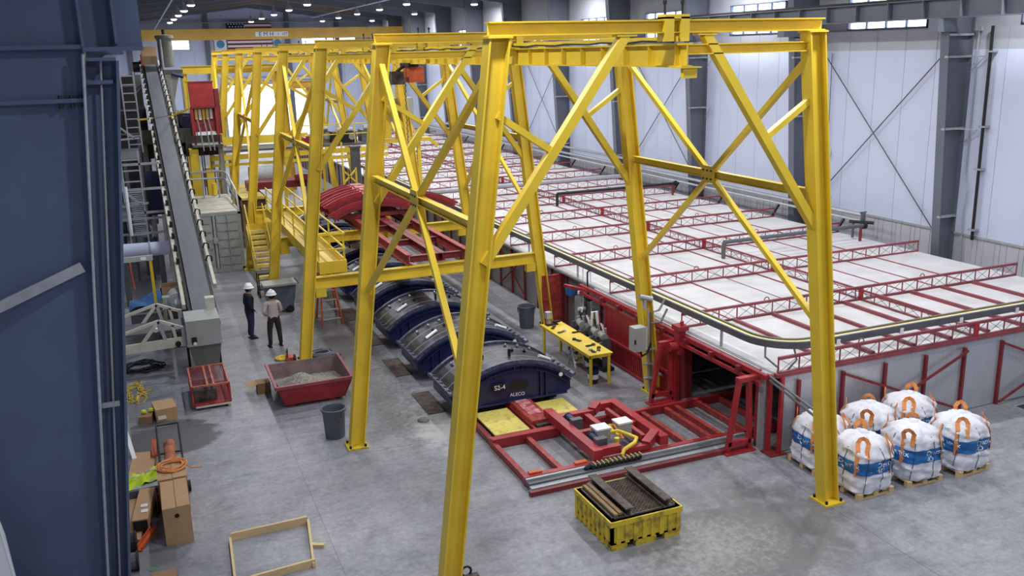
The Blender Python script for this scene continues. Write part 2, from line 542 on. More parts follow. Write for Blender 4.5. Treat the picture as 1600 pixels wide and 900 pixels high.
window(wn, 18.2, 24.2, 'y', YB, 9.9, 11.1, 6); wn += 1
d = thing('door_1', None, None, ((DX0+DX1)/2, YB, 0)); d['kind'] = 'structure'
build(MB().box(DX0-0.2, DX0, YB-0.1, YB+0.25, 0, DZ+0.2).box(DX1, DX1+0.2, YB-0.1, YB+0.25, 0, DZ+0.2).box(DX0, DX1, YB-0.1, YB+0.25, DZ, DZ+0.2), 'door_frame', 'galv', d)
build(MB().tube((DX0-0.1, YB-0.45, DZ+0.5), (DX1+0.1, YB-0.45, DZ+0.5), 0.35, 14), 'door_roll', 'galv', d)
struct(MB().box(-20, 60, YB+0.3, YB+60, -0.3, -0.05), 'ground', 'deck')

# front, left walls and roof close the room
struct(MB().box(XL-0.2, XR+0.2, YF-0.2, YF, 0, RIDGE_Z), 'wall_front', 'wall_grey')
wl = struct(MB().box(XL-0.2, XL, YF, YB, 0, EAVE_Z), 'wall_left', 'wall_white')
ce = MB()
ce.prism([(XL-0.2, EAVE_Z), (RIDGE_X, RIDGE_Z), (XR+0.2, EAVE_Z), (XR+0.2, EAVE_Z+0.2), (RIDGE_X, RIDGE_Z+0.2), (XL-0.2, EAVE_Z+0.2)], 'y', YF, YB)
ce = struct(ce, 'ceiling', 'roof_dark')
def roof_z(x):
    return EAVE_Z + (RIDGE_Z-EAVE_Z)*(1-abs(x-RIDGE_X)/(14.2 if x > RIDGE_X else 15.4))
for x in [XL+1.4+2.4*k for k in range(12)]:
    build(MB().beam((x, YF, roof_z(x)-0.11), (x, YB, roof_z(x)-0.11), 0.08, 0.2), 'purlin', 'wall_grey', ce)
for y in COLS_Y:
    b = MB()
    for x0, x1 in ((XL, RIDGE_X), (RIDGE_X, XR)):
        b.prism([(x0, roof_z(x0)-0.2), (x1, roof_z(x1)-0.2), (x1, roof_z(x1)-(0.75 if x1 == RIDGE_X else 1.25)), (x0, roof_z(x0)-(0.75 if x0 == RIDGE_X else 1.25))], 'y', y-0.1, y+0.1)
    build(b, 'rafter', 'col_grey', ce)

# wall columns, right side: tapered I sections
def wall_column(y, k):
    c = thing('wall_column', 'slate grey tapered steel column on the right wall, %s counted from the near end' % ORD[k], 'column', (25.4, y, 0), 'steel columns along the right wall')
    b = MB()
    b.prism([(25.42, 0), (25.95, 0), (25.95, 12.9), (24.55, 12.9), (24.9, 8.6)], 'y', y-0.02, y+0.02)
    build(b, 'web', 'col_grey', c)
    b = MB()
    for (xa, za), (xb, zb) in (((25.42, 0), (24.9, 8.6)), ((24.9, 8.6), (24.55, 12.9))):
        b.beam((xa, y, za), (xb, y, zb), 0.03, 0.34, up=(0, 1, 0))
    build(b, 'inner_flange', 'col_grey', c)
    build(MB().box(25.95, 25.99, y-0.15, y+0.15, 0, 12.9), 'outer_flange', 'col_grey', c)
    for z in (3.1, 6.1, 8.45, 9.15):
        x = 25.42-0.52*z/8.6
        build(MB().box(x-0.02, 25.95, y-0.17, y-0.03, z-0.035, z+0.035), 'stiffener', 'galv', c)
    build(MB().box(24.3, 25.1, y-0.2, y+0.2, 9.25, 9.66), 'crane_bracket', 'col_grey', c)
    b = MB()
    for z in (6.1, 8.45):
        b.tube((25.3, y-0.1, z), (25.75, y-0.85, z), 0.02, 6).tube((25.75, y-0.85, z), (25.9, y-0.2, z-0.5), 0.015, 6)
    build(b, 'pipe_hanger', 'galv', c)
for k, y in enumerate(COLS_Y[2:]):
    wall_column(y, k)

# crane runway girder along the right columns
g = thing('crane_girder', 'long grey crane runway girder under the right eaves with a dark rail on top', 'girder', (24.7, 40, 9.67))
build(MB().ibeam((24.7, YF+1, 9.98), (24.7, YB-1, 9.98), 0.62, 0.42, 0.03, 0.02), 'girder_beam', 'col_grey', g)
build(MB().box(24.65, 24.75, YF+1, YB-1, 10.29, 10.38), 'rail', 'black', g)
st = build(MB().box(24.5, 24.9, 16.0, 16.03, 9.70, 10.26), 'girder_stiffener', 'col_grey', g)
for k in range(1, 58): piece(st, g, (0, 1.52*k, 0))
g2 = thing('crane_girder', 'grey crane runway girder along the left side, mostly behind the near column', 'girder', (-0.2, 60, 9.67))
build(MB().ibeam((-0.2, 16, 9.98), (-0.2, YB-1, 9.98), 0.62, 0.42, 0.03, 0.02), 'girder_beam', 'col_grey', g2)

# wall bracing rods
for (ya, za, yb, zb), lab in (((30.3, 9.2, 23.4, 2.3), 'thin steel bracing rod falling left to right across the near wall bay'), ((23.1, 9.2, 30.2, 2.3), 'thin steel bracing rod rising left to right across the near wall bay')):
    tag(build(MB().tube((25.85, ya, za), (25.85, yb, zb), 0.022, 6), 'bracing_rod', 'grey_dark'), lab, 'rod', 'bracing rods on the right wall')
for k in (3, 5):
    y0 = COLS_Y[2+k]
    for s in (0, 1):
        tag(build(MB().tube((25.85, y0+0.2+s*7.2, 9.2), (25.85, y0+7.4-s*7.2, 2.3), 0.022, 6), 'bracing_rod', 'grey_dark'), 'thin bracing rod %s in the %s wall bay' % (('falling', 'rising')[s], ORD[k]), 'rod', 'bracing rods on the right wall')
# black downpipe at the right
dp = thing('downpipe', 'black vertical pipe on the white wall right of the nearest column', 'pipe', (25.85, 21.9, 2.4))
build(MB().tube((25.85, 21.9, 2.4), (25.85, 21.95, 9.4), 0.05, 8), 'pipe', 'black', dp)
for z in (2.75, 4.8, 6.2, 8.6): build(MB().box(25.75, 25.98, 21.78, 22.04, z-0.03, z+0.03), 'pipe_clamp', 'galv', dp)
cd = thing('conduit', 'thin grey conduit running down the wall beside the nearest column', 'conduit', (25.9, 22.45, 1.5))
build(MB().path([(25.9, 22.5, 9.4), (25.9, 22.48, 4.6), (25.85, 22.3, 4.0), (25.9, 22.4, 3.2), (25.88, 22.3, 1.3)], 0.022, 6), 'pipe', 'galv', cd)
build(MB().box(25.86, 25.96, 22.4, 22.56, 9.25, 9.4), 'junction_box', 'galv', cd)
cd = thing('conduit', 'thin pull cord with white switch on the wall by the near right gantry leg', 'conduit', (25.9, 29.2, 4.6))
build(MB().tube((25.9, 29.2, 4.7), (25.9, 29.3, 8.6), 0.015, 6), 'pipe', 'grey_dark', cd)
build(MB().box(25.84, 25.97, 29.1, 29.3, 4.55, 4.8), 'switch_box', 'white', cd)

# back wall posts
for k, x in enumerate((0.6, 8.3, 16.7, 22.1)):
    tag(build(MB().ibeam((x, YB-0.25, 0), (x, YB-0.25, roof_z(x)-0.3), 0.4, 0.45, up=(0, 1, 0)), 'wall_post', 'col_grey'), 'dark steel post on the far end wall, %s from the left' % ORD[k], 'column', 'posts on the far end wall')
# roof tie pipe lines across the back
for k, z in enumerate((11.75, 12.6)):
    tag(build(MB().tube((XL+0.1, YB-0.6, z), (XR-0.1, YB-0.6, z), 0.06, 6), 'roof_pipe', 'galv'), ('lower', 'upper')[k]+' thin pipe crossing the far end wall above the bridge crane', 'pipe')
tag(build(MB().tube((3.3, 40, 13.1), (2.9, 101, 11.6), 0.05, 6), 'roof_pipe', 'wall_white'), 'thin white pipe slanting under the roof at the upper left', 'pipe')
tag(build(MB().tube((18.9, 30, 13.0), (18.9, 101, 12.9), 0.06, 6), 'roof_pipe', 'wall_white'), 'white pipe running along the right row of roof lamps', 'pipe')

# high bay lamps
def make_lamp():
    l = thing('high_bay_lamp', 'x', 'lamp', (0, 0, 0), 'high bay lamps under the roof')
    build(MB().lathe([(0.08, 0.62), (0.10, 0.42), (0.16, 0.36), (0.24, 0.14), (0.27, 0.02), (0.25, 0.02), (0.22, 0.12)], 14), 'housing', 'galv', l, smooth=True)
    build(MB().lathe([(0.24, 0.03), (0.24, -0.02), (0.16, -0.07)], 14), 'lens', 'lens', l, smooth=True)
    build(MB().tube((0, 0, 0.6), (0, 0, 1.1), 0.012, 5), 'hook_rod', 'galv', l)
    return l
lamp0 = make_lamp()
first = True
lamp_data = bpy.data.lights.new('lamp_light', 'AREA')
lamp_data.shape = 'DISK'
lamp_data.size = 0.5
lamp_data.energy = LAMP_W
lamp_data.color = (0.965, 0.98, 1.0)
rows = ((4.4, 'left'), (11.9, 'middle'), (18.9, 'right'))
for x, rn in rows:
    for k in range(13):
        y = 3.9+7.6*k
        l = lamp0 if first else copy_tree(lamp0)
        first = False
        place(l, (x, y, 12.35), 0, 'white high bay lamp in the %s roof row, %s counted from the near end' % (rn, ORD[k]))
        lo = bpy.data.objects.new('lamp_light', lamp_data)
        COL.objects.link(lo)
        lo.location = (x, y, 12.22)
for k in range(7):  # extra lamps added to brighten the right wall
    lo = bpy.data.objects.new('lamp_light', lamp_data); COL.objects.link(lo)
    l = copy_tree(lamp0)
    place(l, (24.0, 3.9+15.2*k, 12.32), 0, 'white high bay lamp added by the right eaves to brighten the wall, %s counted from the near end' % ORD[k])
    lo.location = (24.0, 3.9+15.2*k, 12.2)

# flag and banners on the back wall
f = thing('wall_flag', 'large stars and stripes flag on the far end wall', 'flag', (12.3, YB-0.4, 9.7))
fx0, fx1, fz0, fz1 = 10.35, 15.0, 9.85, 12.6
sh = (fz1-fz0)/13
for k in range(13):
    build(MB().box(fx0 if k >= 7 or True else fx0, fx1, YB-0.42, YB-0.40, fz1-(k+1)*sh, fz1-k*sh), 'stripe', 'flag_red' if k % 2 == 0 else 'white', f)
ca = build(MB().box(fx0-0.02, fx0+1.85, YB-0.44, YB-0.42, fz1-7*sh, fz1+0.02), 'canton', 'flag_blue', f)
b = MB()
for r in range(5):
    for q in range(6):
        b.cbox((fx0+0.2+q*0.3+(0.14 if r % 2 else 0), YB-0.445, fz1-0.16-r*0.28), (0.11, 0.01, 0.11))
build(b, 'stars', 'white', ca)
for x0, x1, z0, z1, lab in ((9.0, 10.2, 9.6, 11.0, 'white banner with a blue disc left of the flag'), (15.1, 16.0, 9.6, 11.0, 'white and blue banner right of the flag')):
    bn = thing('wall_banner', lab, 'banner', ((x0+x1)/2, YB-0.3, z0), 'banners beside the flag')
    build(MB().box(x0, x1, YB-0.34, YB-0.32, z0, z1), 'cloth', 'white', bn)
    build(MB().tube(((x0+x1)/2, YB-0.36, (z0+z1)/2+0.1), ((x0+x1)/2, YB-0.34, (z0+z1)/2+0.1), 0.42, 18), 'emblem', 'sky_cloth', bn)

# bridge crane in the far bay
bc = thing('bridge_crane', 'golden overhead bridge crane girder across the far bay with white name plate', 'crane', (12, 87.5, 10.6))
BY = 87.5
build(MB().prism([(0.2, 10.75), (2.5, 10.55), (23.2, 10.55), (25.0, 10.95), (25.0, 11.45), (0.2, 11.45)], 'y', BY-0.25, BY+0.25), 'bridge_girder', 'crane_gold', bc)
build(MB().box(0.2, 25, BY-0.32, BY+0.32, 11.45, 11.5), 'girder_flange', 'crane_gold', bc)
build(MB().box(24.4, 25.2, BY-1.4, BY+1.4, 10.42, 10.9), 'end_truck', 'crane_gold', bc)
build(MB().box(-0.6, 0.2, BY-1.4, BY+1.4, 10.42, 10.9), 'end_truck', 'crane_gold', bc)
npz = build(MB().box(11.2, 14.1, BY-0.275, BY-0.255, 10.78, 11.2), 'name_plate', 'white', bc)
t = text_obj('E M H', 'lettering', 'flag_blue', npz, 0.52, (12.15, BY-0.28, 10.98), (radians(90), 0, 0))
t = text_obj('1  10T', 'lettering', 'flag_blue', npz, 0.34, (13.6, BY-0.28, 10.98), (radians(90), 0, 0))

# ================================================================== NEAR LEFT COLUMN
lc = thing('near_column', 'huge dark blue-grey tapered steel column filling the left edge of the photo', 'column', (-1.6, 15.3, 0))
LY = 15.3
def lcx(z):   # inner edge of the web
    return -1.36 + 0.82*z/9.2
web = MB()
web.prism([(-3.1, 0), (lcx(0), 0), (lcx(9.2), 9.2), (-0.52, 9.25), (-0.52, 12.6), (-3.1, 12.6)], 'y', LY-0.015, LY+0.015)
build(web, 'web', 'steel_blue', lc)
build(MB().beam((lcx(0)+0.0, LY, 0), (lcx(9.2), LY, 9.2), 0.03, 0.36, up=(0, 1, 0)), 'inner_flange', 'steel_blue', lc)
build(MB().box(-0.56, -0.52, LY-0.18, LY+0.18, 9.2, 12.6), 'upper_flange', 'steel_blue', lc)
for z, m in ((9.21, 'steel_blue'), (8.44, 'steel_blue')):
    build(MB().box(-3.1, lcx(z), LY-0.16, LY-0.01, z-0.03, z+0.03), 'stiffener_plate', m, lc)
b = MB()
for x in (-0.95, -0.8, -0.66): b.cyl((x, LY-0.12), 0.03, 8.33, 8.52, 8)
build(b, 'bolts', 'black', lc)['kind'] = 'stuff'
bk = build(MB().box(-0.52, 0.28, LY+0.05, LY+0.09, 9.2, 11.6), 'crane_bracket', 'steel_blue', lc)
build(MB().box(-0.10, -0.06, LY-0.16, LY+0.05, 9.24, 11.6), 'bracket_rib', 'steel_blue', bk)
build(MB().box(-0.55, 0.28, LY-0.2, LY+0.1, 9.14, 9.2), 'bracket_seat', 'steel_blue', bk)
build(MB().box(-0.52, -0.12, LY-0.15, LY+0.05, 9.0, 9.05), 'bracket_rib', 'steel_blue', bk)
# second member just behind (bypass post) and its flange
build(MB().prism([(lcx(0)+0.02, 0), (lcx(0)+0.36, 0), (-0.08, 9.0), (lcx(9.0)+0.02, 9.0)], 'y', LY+0.15, LY+0.19), 'rear_web', 'steel_blue', lc)
build(MB().beam((lcx(0)+0.34, LY+0.2, 0), (-0.1, LY+0.2, 9.0), 0.04, 0.5, up=(0, 1, 0)), 'rear_flange', 'steel_blue', lc)
build(MB().box(lcx(8.6), -0.2, LY-0.02, LY+0.15, 8.66, 8.72), 'rear_rib', 'steel_blue', lc)
build(MB().path([(lcx(0)+0.02, LY-0.22, 0), (lcx(9)+0.0, LY-0.22, 9.1)], 0.022, 8), 'pipe', 'galv', lc)
build(MB().path([(lcx(0)+0.19, LY+0.05, 0), (lcx(9)+0.22, LY+0.05, 9.0)], 0.018, 8), 'pipe', 'galv', lc)
build(MB().beam((-2.6, LY-0.4, 5.32), (-0.98, LY-0.16, 5.93), 0.05, 0.16), 'brace_channel', 'galv', lc)
build(MB().box(lcx(3.6)+0.03, lcx(3.6)+0.30, LY-0.06, LY-0.02, 3.55, 3.63), 'strap_bracket', 'galv', lc)
build(MB().cbox((-2.0, LY, 0.02), (2.6, 0.7, 0.04)), 'base_plate', 'steel_blue', lc)
for k in range(1, 6):
    y = LY+7.6*k
    c = thing('side_column', 'dark steel column of the left side wall, %s one behind the huge near column' % ORD[k-1], 'column', (-2.0, y, 0), 'left side wall columns')
    build(MB().prism([(-3.1, 0), (-1.7, 0), (-1.15, 9.1), (-0.9, 9.3), (-3.1, 12.6)], 'y', y-0.015, y+0.015), 'web', 'steel_blue', c)
    build(MB().beam((-1.7, y, 0), (-1.15, y, 9.1), 0.03, 0.34, up=(0, 1, 0)), 'inner_flange', 'steel_blue', c)
    build(MB().box(-1.15, 0.0, y-0.2, y+0.2, 9.3, 9.66), 'crane_bracket', 'steel_blue', c)

ws = thing('plastic_sheet', 'white plastic sheet edge at the bottom left corner beside the near column', 'sheet', (-2.8, 14.6, 0))
build(MB().prism([(-3.1, 0.0), (-2.45, 0.0), (-2.56, 2.0), (-2.66, 2.7), (-3.1, 2.9)], 'y', 14.55, 14.57), 'sheet', 'white', ws)
build(MB().tube((-2.45, 14.56, 0), (-2.66, 14.56, 2.7), 0.02, 6), 'hem', 'white', ws)

# ================================================================== YELLOW GANTRY
GY = [13.03+6.79*k for k in range(8)]
ga = thing('crane_gantry', 'long yellow steel gantry of splayed trestles carrying a monorail runway down the hall', 'gantry', (8.05, 13.03, 0))
def legx(side, z):
    return (4.0+1.18*z/9.2) if side < 0 else (12.12-1.05*z/9.2)
bolt_me = None
for gi, y in enumerate(GY):
    for sd in (-1, 1):
        p, q = (legx(sd, 0.04), y, 0.04), (legx(sd, 9.2), y, 9.2)
        leg = build(MB().ibeam(p, q, 0.34, 0.28, 0.03, 0.02, up=(1, 0, 0)), 'leg', 'yellow', ga)
        bx = legx(sd, 0)
        build(MB().box(bx-0.24, bx+0.24, y-0.24, y+0.24, 0.0, 0.04), 'base_plate', 'yellow_worn' if gi else 'yellow', leg)
        if gi < 3:
            for dx in (-0.18, 0.18):
                for dy in (-0.18, 0.18):
                    build(MB().cyl((bx+dx, y+dy), 0.028, 0.04, 0.10, 8), 'anchor_bolt', 'black', leg)
        build(MB().box(legx(sd, 9.18)-0.2, legx(sd, 9.18)+0.2, y-0.16, y+0.16, 9.18, 9.21), 'cap_plate', 'yellow', leg)
    tb = build(MB().ibeam((5.02, y, 9.315), (11.24, y, 9.315), 0.21, 0.2, 0.022, 0.016), 'top_beam', 'yellow', ga)
    build(MB().ibeam((8.5 if gi == 0 else legx(-1, 8.95)+0.15, y, 8.95), (legx(1, 8.95)-0.15, y, 8.95), 0.17, 0.16, 0.02, 0.014), 'tie_beam', 'yellow', ga)
    for (xa, za), (xb, zb), (xc, zc), (xd, zd) in (((7.35, 9.19), (legx(-1, 5.75)+0.1, 5.75), (6.1, 7.42), (legx(-1, 8.05)+0.1, 8.05)),
                                                 ((8.85, 9.19), (legx(1, 5.7)-0.1, 5.7), (10.12, 7.4), (legx(1, 8.05)-0.1, 8.05))):
        kb = build(MB().beam((xa, y, za), (xb, y, zb), 0.16, 0.15), 'knee_brace', 'yellow', ga)
        build(MB().beam((xc, y, zc), (xd, y, zd), 0.12, 0.1), 'brace_strut', 'yellow', kb)
        build(MB().box(xa-0.18, xa+0.18, y-0.09, y+0.09, 9.17, 9.205), 'gusset', 'yellow', kb)
    if 2 <= gi <= 4:
        for z in (2.4,):
            lb = build(MB().ibeam((legx(-1, z)+0.17, y, z), (legx(1, z)-0.17, y, z), 0.36, 0.22, 0.03, 0.018), 'lower_beam', 'yellow', ga)
            for sd in (-1, 1):
                x = legx(sd, z)-sd*0.32
                build(MB().box(x-0.16, x+0.16, y-0.1, y+0.1, z-0.44, z-0.18), 'beam_seat', 'yellow', lb)
for gi in range(0, len(GY)-1, 2):
    y0, y1 = GY[gi], GY[gi+1]
    ym = (y0+y1)/2
    for sd in (-1, 1):
        X = lambda z: legx(sd, z)
        st = build(MB().ibeam((X(6.32), y0+0.15, 6.32), (X(6.32), ym-0.12, 6.32), 0.16, 0.14, 0.018, 0.014), 'side_strut', 'yellow', ga)
        build(MB().ibeam((X(6.32), ym+0.12, 6.32), (X(6.32), y1-0.15, 6.32), 0.16, 0.14, 0.018, 0.014), 'side_strut', 'yellow', ga)
        for ya, yb in ((y0, y1), (y1, y0)):
            s = 1 if yb > ya else -1
            build(MB().beam((X(8.75), ya+s*0.14, 8.75), (X(6.35), ym-s*0.05, 6.35), 0.10, 0.11, up=(1, 0, 0)), 'cross_brace', 'yellow', ga)
            build(MB().beam((X(6.25), ym+s*0.05, 6.25), (X(3.8), yb-s*0.14, 3.8), 0.10, 0.11, up=(1, 0, 0)), 'cross_brace', 'yellow', ga)
        nd = build(MB().prism([(ym-0.2, 6.14), (ym+0.2, 6.14), (ym+0.26, 6.32), (ym+0.2, 6.5), (ym-0.2, 6.5), (ym-0.26, 6.32)], 'x', X(6.32)-0.075, X(6.32)-0.055), 'node_plate', 'yellow', ga)
        if gi < 3:
            for dy in (-0.14, 0, 0.14):
                for dz in (-0.1, 0.08):
                    build(MB().tube((X(6.32)-0.1, ym+dy, 6.32+dz), (X(6.32)-0.07, ym+dy, 6.32+dz), 0.02, 6), 'node_bolt', 'black', nd)
# monorail runway under the top beams
RX = 8.36
run = build(MB().ibeam((RX, 12.78, 8.86), (RX, GY[-1]+0.4, 8.86), 0.38, 0.2, 0.03, 0.02), 'runway_beam', 'yellow', ga)
for k in range(34):
    y = 13.0+0.85*k
    build(MB().box(RX-0.09, RX+0.09, y, y+0.016, 8.7, 9.02), 'runway_stiffener', 'yellow', run)
build(MB().box(RX-0.12, RX+0.14, 12.70, 12.78, 8.5, 8.68), 'end_stop', 'yellow', run)
build(MB().box(RX-0.2, RX+0.2, 12.66, 12.95, 8.66, 8.68), 'end_plate', 'yellow', run)
build(MB().path([(RX-0.12, 13+0.5*k, 9.075+0.012*(k % 3)) for k in range(80)], 0.02, 5), 'runway_cable', 'black', run)
build(MB().box(RX-0.13, RX-0.10, 12.9, 40, 9.08, 9.16), 'cable_guard', 'yellow', run)
for gi, y in enumerate(GY):
    cl = build(MB().box(RX-0.34, RX-0.18, y-0.13, y+0.13, 9.08, 9.46).box(RX-0.05, RX+0.11, y-0.13, y+0.13, 9.08, 9.46).box(RX-0.34, RX+0.11, y-0.13, y+0.13, 9.43, 9.50), 'runway_clamp', 'yellow', run)
    for dx in (-0.28, 0.05):
        build(MB().cyl((RX+dx, y), 0.02, 9.5, 9.68, 6).cyl((RX+dx, y), 0.035, 9.66, 9.72, 6), 'clamp_bolt', 'black', cl)
# chain hoist on the runway
h = thing('chain_hoist', 'orange chain hoist hanging from the yellow runway in the third bay', 'hoist', (RX, 28.6, 8.2))
build(MB().box(RX-0.12, RX+0.36, 28.3, 29.0, 8.1, 8.58), 'motor_housing', 'orange', h)
build(MB().box(RX-0.16, RX+0.16, 28.2, 29.2, 8.58, 8.7), 'trolley', 'black', h)
build(MB().box(RX-0.7, RX-0.3, 28.3, 28.9, 8.05, 8.45), 'gear_case', 'rust', h)
build(MB().tube((RX-0.5, 28.6, 8.4), (RX-0.2, 28.6, 8.62), 0.05, 8), 'arm', 'black', h)
b = MB()
for k in range(24): b.cbox((RX-0.22+(0.02 if k % 2 else 0), 28.55, 8.1-k*0.09), (0.03, 0.03, 0.08))
build(b, 'chain', 'grey_dark', h)['kind'] = 'stuff'
build(MB().box(RX-0.32, RX-0.12, 28.45, 28.65, 5.75, 6.0), 'hook_block', 'yellow', h)

# ================================================================== CURING CHAMBER
CX0, CX1, CY0, TS, NT = 12.55, 24.65, 15.3, 3.88, 18
CY1 = CY0+TS*(NT-1)
DZ0, DZT = 1.9, 2.30
ch = thing('curing_chamber', 'long low curing chamber with silver walls, white panel roof and red lattice trusses', 'building', (18.6, CY0, 0))
# roof panels, one per bay and strip
px = [CX0+0.02, 14.15, 15.40, 16.65, 17.85, 19.10, 20.32, 21.5, 22.75, CX1]
for i in range(len(px)-1):
    p0 = build(MB().box(px[i]+0.02, px[i+1]-0.02, CY0+0.05, CY0+TS-0.05, DZ0-0.10, DZ0-0.012*(i % 2)), 'roof_panel', 'deck', ch)
    for k in range(1, NT-1):
        piece(p0, ch, (0, k*TS, 0.006*((k*3+i) % 3)))
for x in px[1:-1]:
    q = build(MB().box(x-0.045, x+0.045, CY0+0.1, CY0+TS-0.1, DZ0-0.02, DZ0+0.075), 'purlin', 'rail_red', ch)
    q2 = build(MB().box(x-0.022, x+0.022, CY0+TS+0.05, CY0+2*TS-0.05, DZ0-0.02, DZ0+0.02), 'purlin', 'rail_red', ch)
    for k in range(1, NT-2):
        piece(q2, ch, (0, k*TS, 0))
def lattice(pts, z0, z1, chord, wire, post):
    b, w = MB(), MB()
    n = len(pts)
    up = (0, 0, 1)
    b.beam((*pts[0], z1), (*pts[-1], z1), chord, chord)
    b.beam((*pts[0], z0), (*pts[-1], z0), chord, chord*0.8)
    for k, p in enumerate(pts):
        b.beam((*p, z0), (*p, z1), post, post)
    for a, c in zip(pts[:-1], pts[1:]):
        w.beam((*a, z0), (*c, z1), wire, wire)
        w.beam((*a, z1), (*c, z0), wire, wire)
    return b, w
tp = [(CX0+0.02+(CX1-CX0)*k/21.0, CY0) for k in range(22)]
b, w = lattice(tp, DZ0+0.02, DZT-0.03, 0.066, 0.010, 0.026)
tr = build(b, 'roof_truss', 'rail_red', ch)
wr_ = build(w, 'truss_wires', 'grey_dark', tr)
ey = build(MB().path([(14.9+0.08*cos(a), CY0, DZT+0.02+0.08*sin(a)) for a in [pi*k/6 for k in range(7)]], 0.014, 5), 'lifting_eye', 'rail_red', tr)
piece(ey, tr, (5.9, 0, 0))
for k in range(1, NT):
    t2 = piece(tr, ch, (0, k*TS, 0))
    piece(wr_, t2); piece(ey, t2, (0.35*(k % 3), 0, 0)); piece(ey, t2, (5.9, 0, 0))
for k in range(NT-1):
    lp = [(18.5, CY0+TS*k+TS*j/7.0) for j in range(8)]
    b, w = lattice(lp, DZ0+0.03, DZT-0.1, 0.05, 0.011, 0.022)
    l = build(b, 'long_truss', 'rail_red', ch)
    build(w, 'truss_wires', 'grey_dark', l)
    build(MB().box(18.42, 18.58, CY0+TS*k-0.05, CY0+TS*k-0.02, DZ0, DZT-0.02), 'truss_post', 'red', ch)
# front wall
fp = [13.12+1.26*k for k in range(10)]
ex = [CX0+0.1]+fp+[CX1]
for a, c in zip(ex[:-1], ex[1:]):
    build(MB().box(a+0.004, c-0.004, CY0-0.02, CY0+0.03, 0.02, DZ0-0.02), 'wall_panel', 'mirror_panel', ch)
po = build(MB().box(fp[0]-0.035, fp[0]+0.035, CY0-0.10, CY0-0.02, 0.0, DZ0-0.2), 'wall_post', 'maroon', ch)
for k in range(1, 10): piece(po, ch, (1.26*k, 0, 0))
for k in (1, 5):
    xa, xb = fp[k]+0.0, fp[k+3]
    build(MB().beam((xa, CY0-0.12, DZ0-0.25), (xb, CY0-0.12, 0.1), 0.04, 0.06), 'diagonal_brace', 'maroon', ch)
    build(MB().beam((xa, CY0-0.16, 0.1), (xb, CY0-0.16, DZ0-0.25), 0.04, 0.06), 'diagonal_brace', 'maroon', ch)
build(MB().box(CX0-0.05, CX1, CY0-0.08, CY0+0.06, DZ0-0.06, DZ0+0.02), 'eave_beam', 'rail_red', ch)
# corner portal by the opening
for x, y, w_ in ((12.50, 15.45, 0.09), (12.62, 15.20, 0.08), (12.50, 15.85, 0.09)):
    build(MB().box(x-w_/2, x+w_/2, y-w_/2, y+w_/2, 0, DZ0-0.05), 'door_post', 'red', ch)
build(MB().box(12.42, 12.50, 15.55, 15.75, 0, DZ0-0.05), 'wall_panel', 'galv', ch)
build(MB().box(12.35, 12.8, 15.12, 15.5, 0, 0.03), 'post_base', 'maroon', ch)
# left wall: opening Y 15.9-18.95, then fixed panels
LX = 12.78
build(MB().box(12.40, LX+0.02, 19.0, 19.12, 0, DZ0-0.08), 'door_post', 'maroon', ch)
y = 19.12
k = 0
while y < CY1:
    build(MB().box(LX-0.02, LX+0.02, y+0.004, min(y+1.2, CY1)-0.004, 0.02, DZ0-0.08), 'wall_panel', 'dull_panel', ch)
    if y > 23.4:
        build(MB().box(LX-0.09, LX-0.02, y-0.03, y+0.03, 0, DZ0-0.06), 'wall_post', 'maroon', ch)
    y += 1.2
for ya in (29.8, 38.2):
    build(MB().beam((LX-0.11, ya, 0.15), (LX-0.11, ya+2.4, 1.6), 0.05, 0.04), 'diagonal_brace', 'maroon', ch)
    build(MB().beam((LX-0.15, ya, 1.6), (LX-0.15, ya+2.4, 0.15), 0.05, 0.04), 'diagonal_brace', 'maroon', ch)
build(MB().box(LX-0.22, LX-0.02, 15.4, CY1, DZ0-0.09, DZ0-0.02), 'eave_flashing', 'galv', ch)
build(MB().box(12.52, LX-0.2, 15.4, 24.0, DZ0-0.13, DZ0-0.05), 'eave_flashing', 'deck', ch)
build(MB().box(CX1-0.04, CX1, CY0, CY1, 0, DZ0-0.1), 'wall_panel', 'dull_panel', ch)
build(MB().box(CX0, CX1, CY1-0.04, CY1, 0, DZ0-0.1), 'wall_panel', 'dull_panel', ch)
# sliding door with its header track
hd = build(MB().box(12.30, 12.40, 15.4, 24.6, DZ0-0.14, DZ0-0.02), 'door_header', 'red', ch)
build(MB().box(12.22, 12.28, 15.5, 24.4, DZ0-0.28, DZ0-0.2), 'door_track', 'red', hd)
build(MB().beam((12.0, 25.0, 1.78), (12.4, 23.9, 1.78), 0.09, 0.09), 'track_arm', 'red', hd)
for yy in (16.3, 17.4, 18.5, 19.6, 20.9, 22.0, 23.0):
    build(MB().box(12.2, 12.36, yy-0.06, yy+0.06, DZ0-0.24, DZ0-0.06), 'track_hanger', 'maroon', hd)
sd_ = thing('sliding_door', 'red steel sliding door of the curing chamber, parked behind the gantry leg', 'door', (12.3, 20.9, 0.05))
build(MB().box(12.26, 12.34, 19.0, 22.75, 0.08, 1.62), 'door_leaf', 'red', sd_)
build(MB().box(12.2, 12.26, 19.0, 22.75, 0.66, 0.74).box(12.2, 12.26, 19.0, 22.75, 0.03, 0.1), 'door_rail', 'red', sd_)
r0 = build(MB().box(12.245, 12.26, 19.12, 19.18, 0.1, 0.66), 'door_rib', 'red', sd_)
for k in range(1, 32): piece(r0, sd_, (0, 0.11*k, 0))
build(MB().box(12.24, 12.36, 18.9, 19.02, 0.03, 1.66), 'door_stile', 'red', sd_)
build(MB().box(12.24, 12.36, 22.72, 22.8, 0.03, 1.66), 'door_stile', 'red', sd_)
build(MB().tube((12.2, 19.5, 0.55), (12.2, 19.7, 0.55), 0.04, 8), 'door_latch', 'galv', sd_)
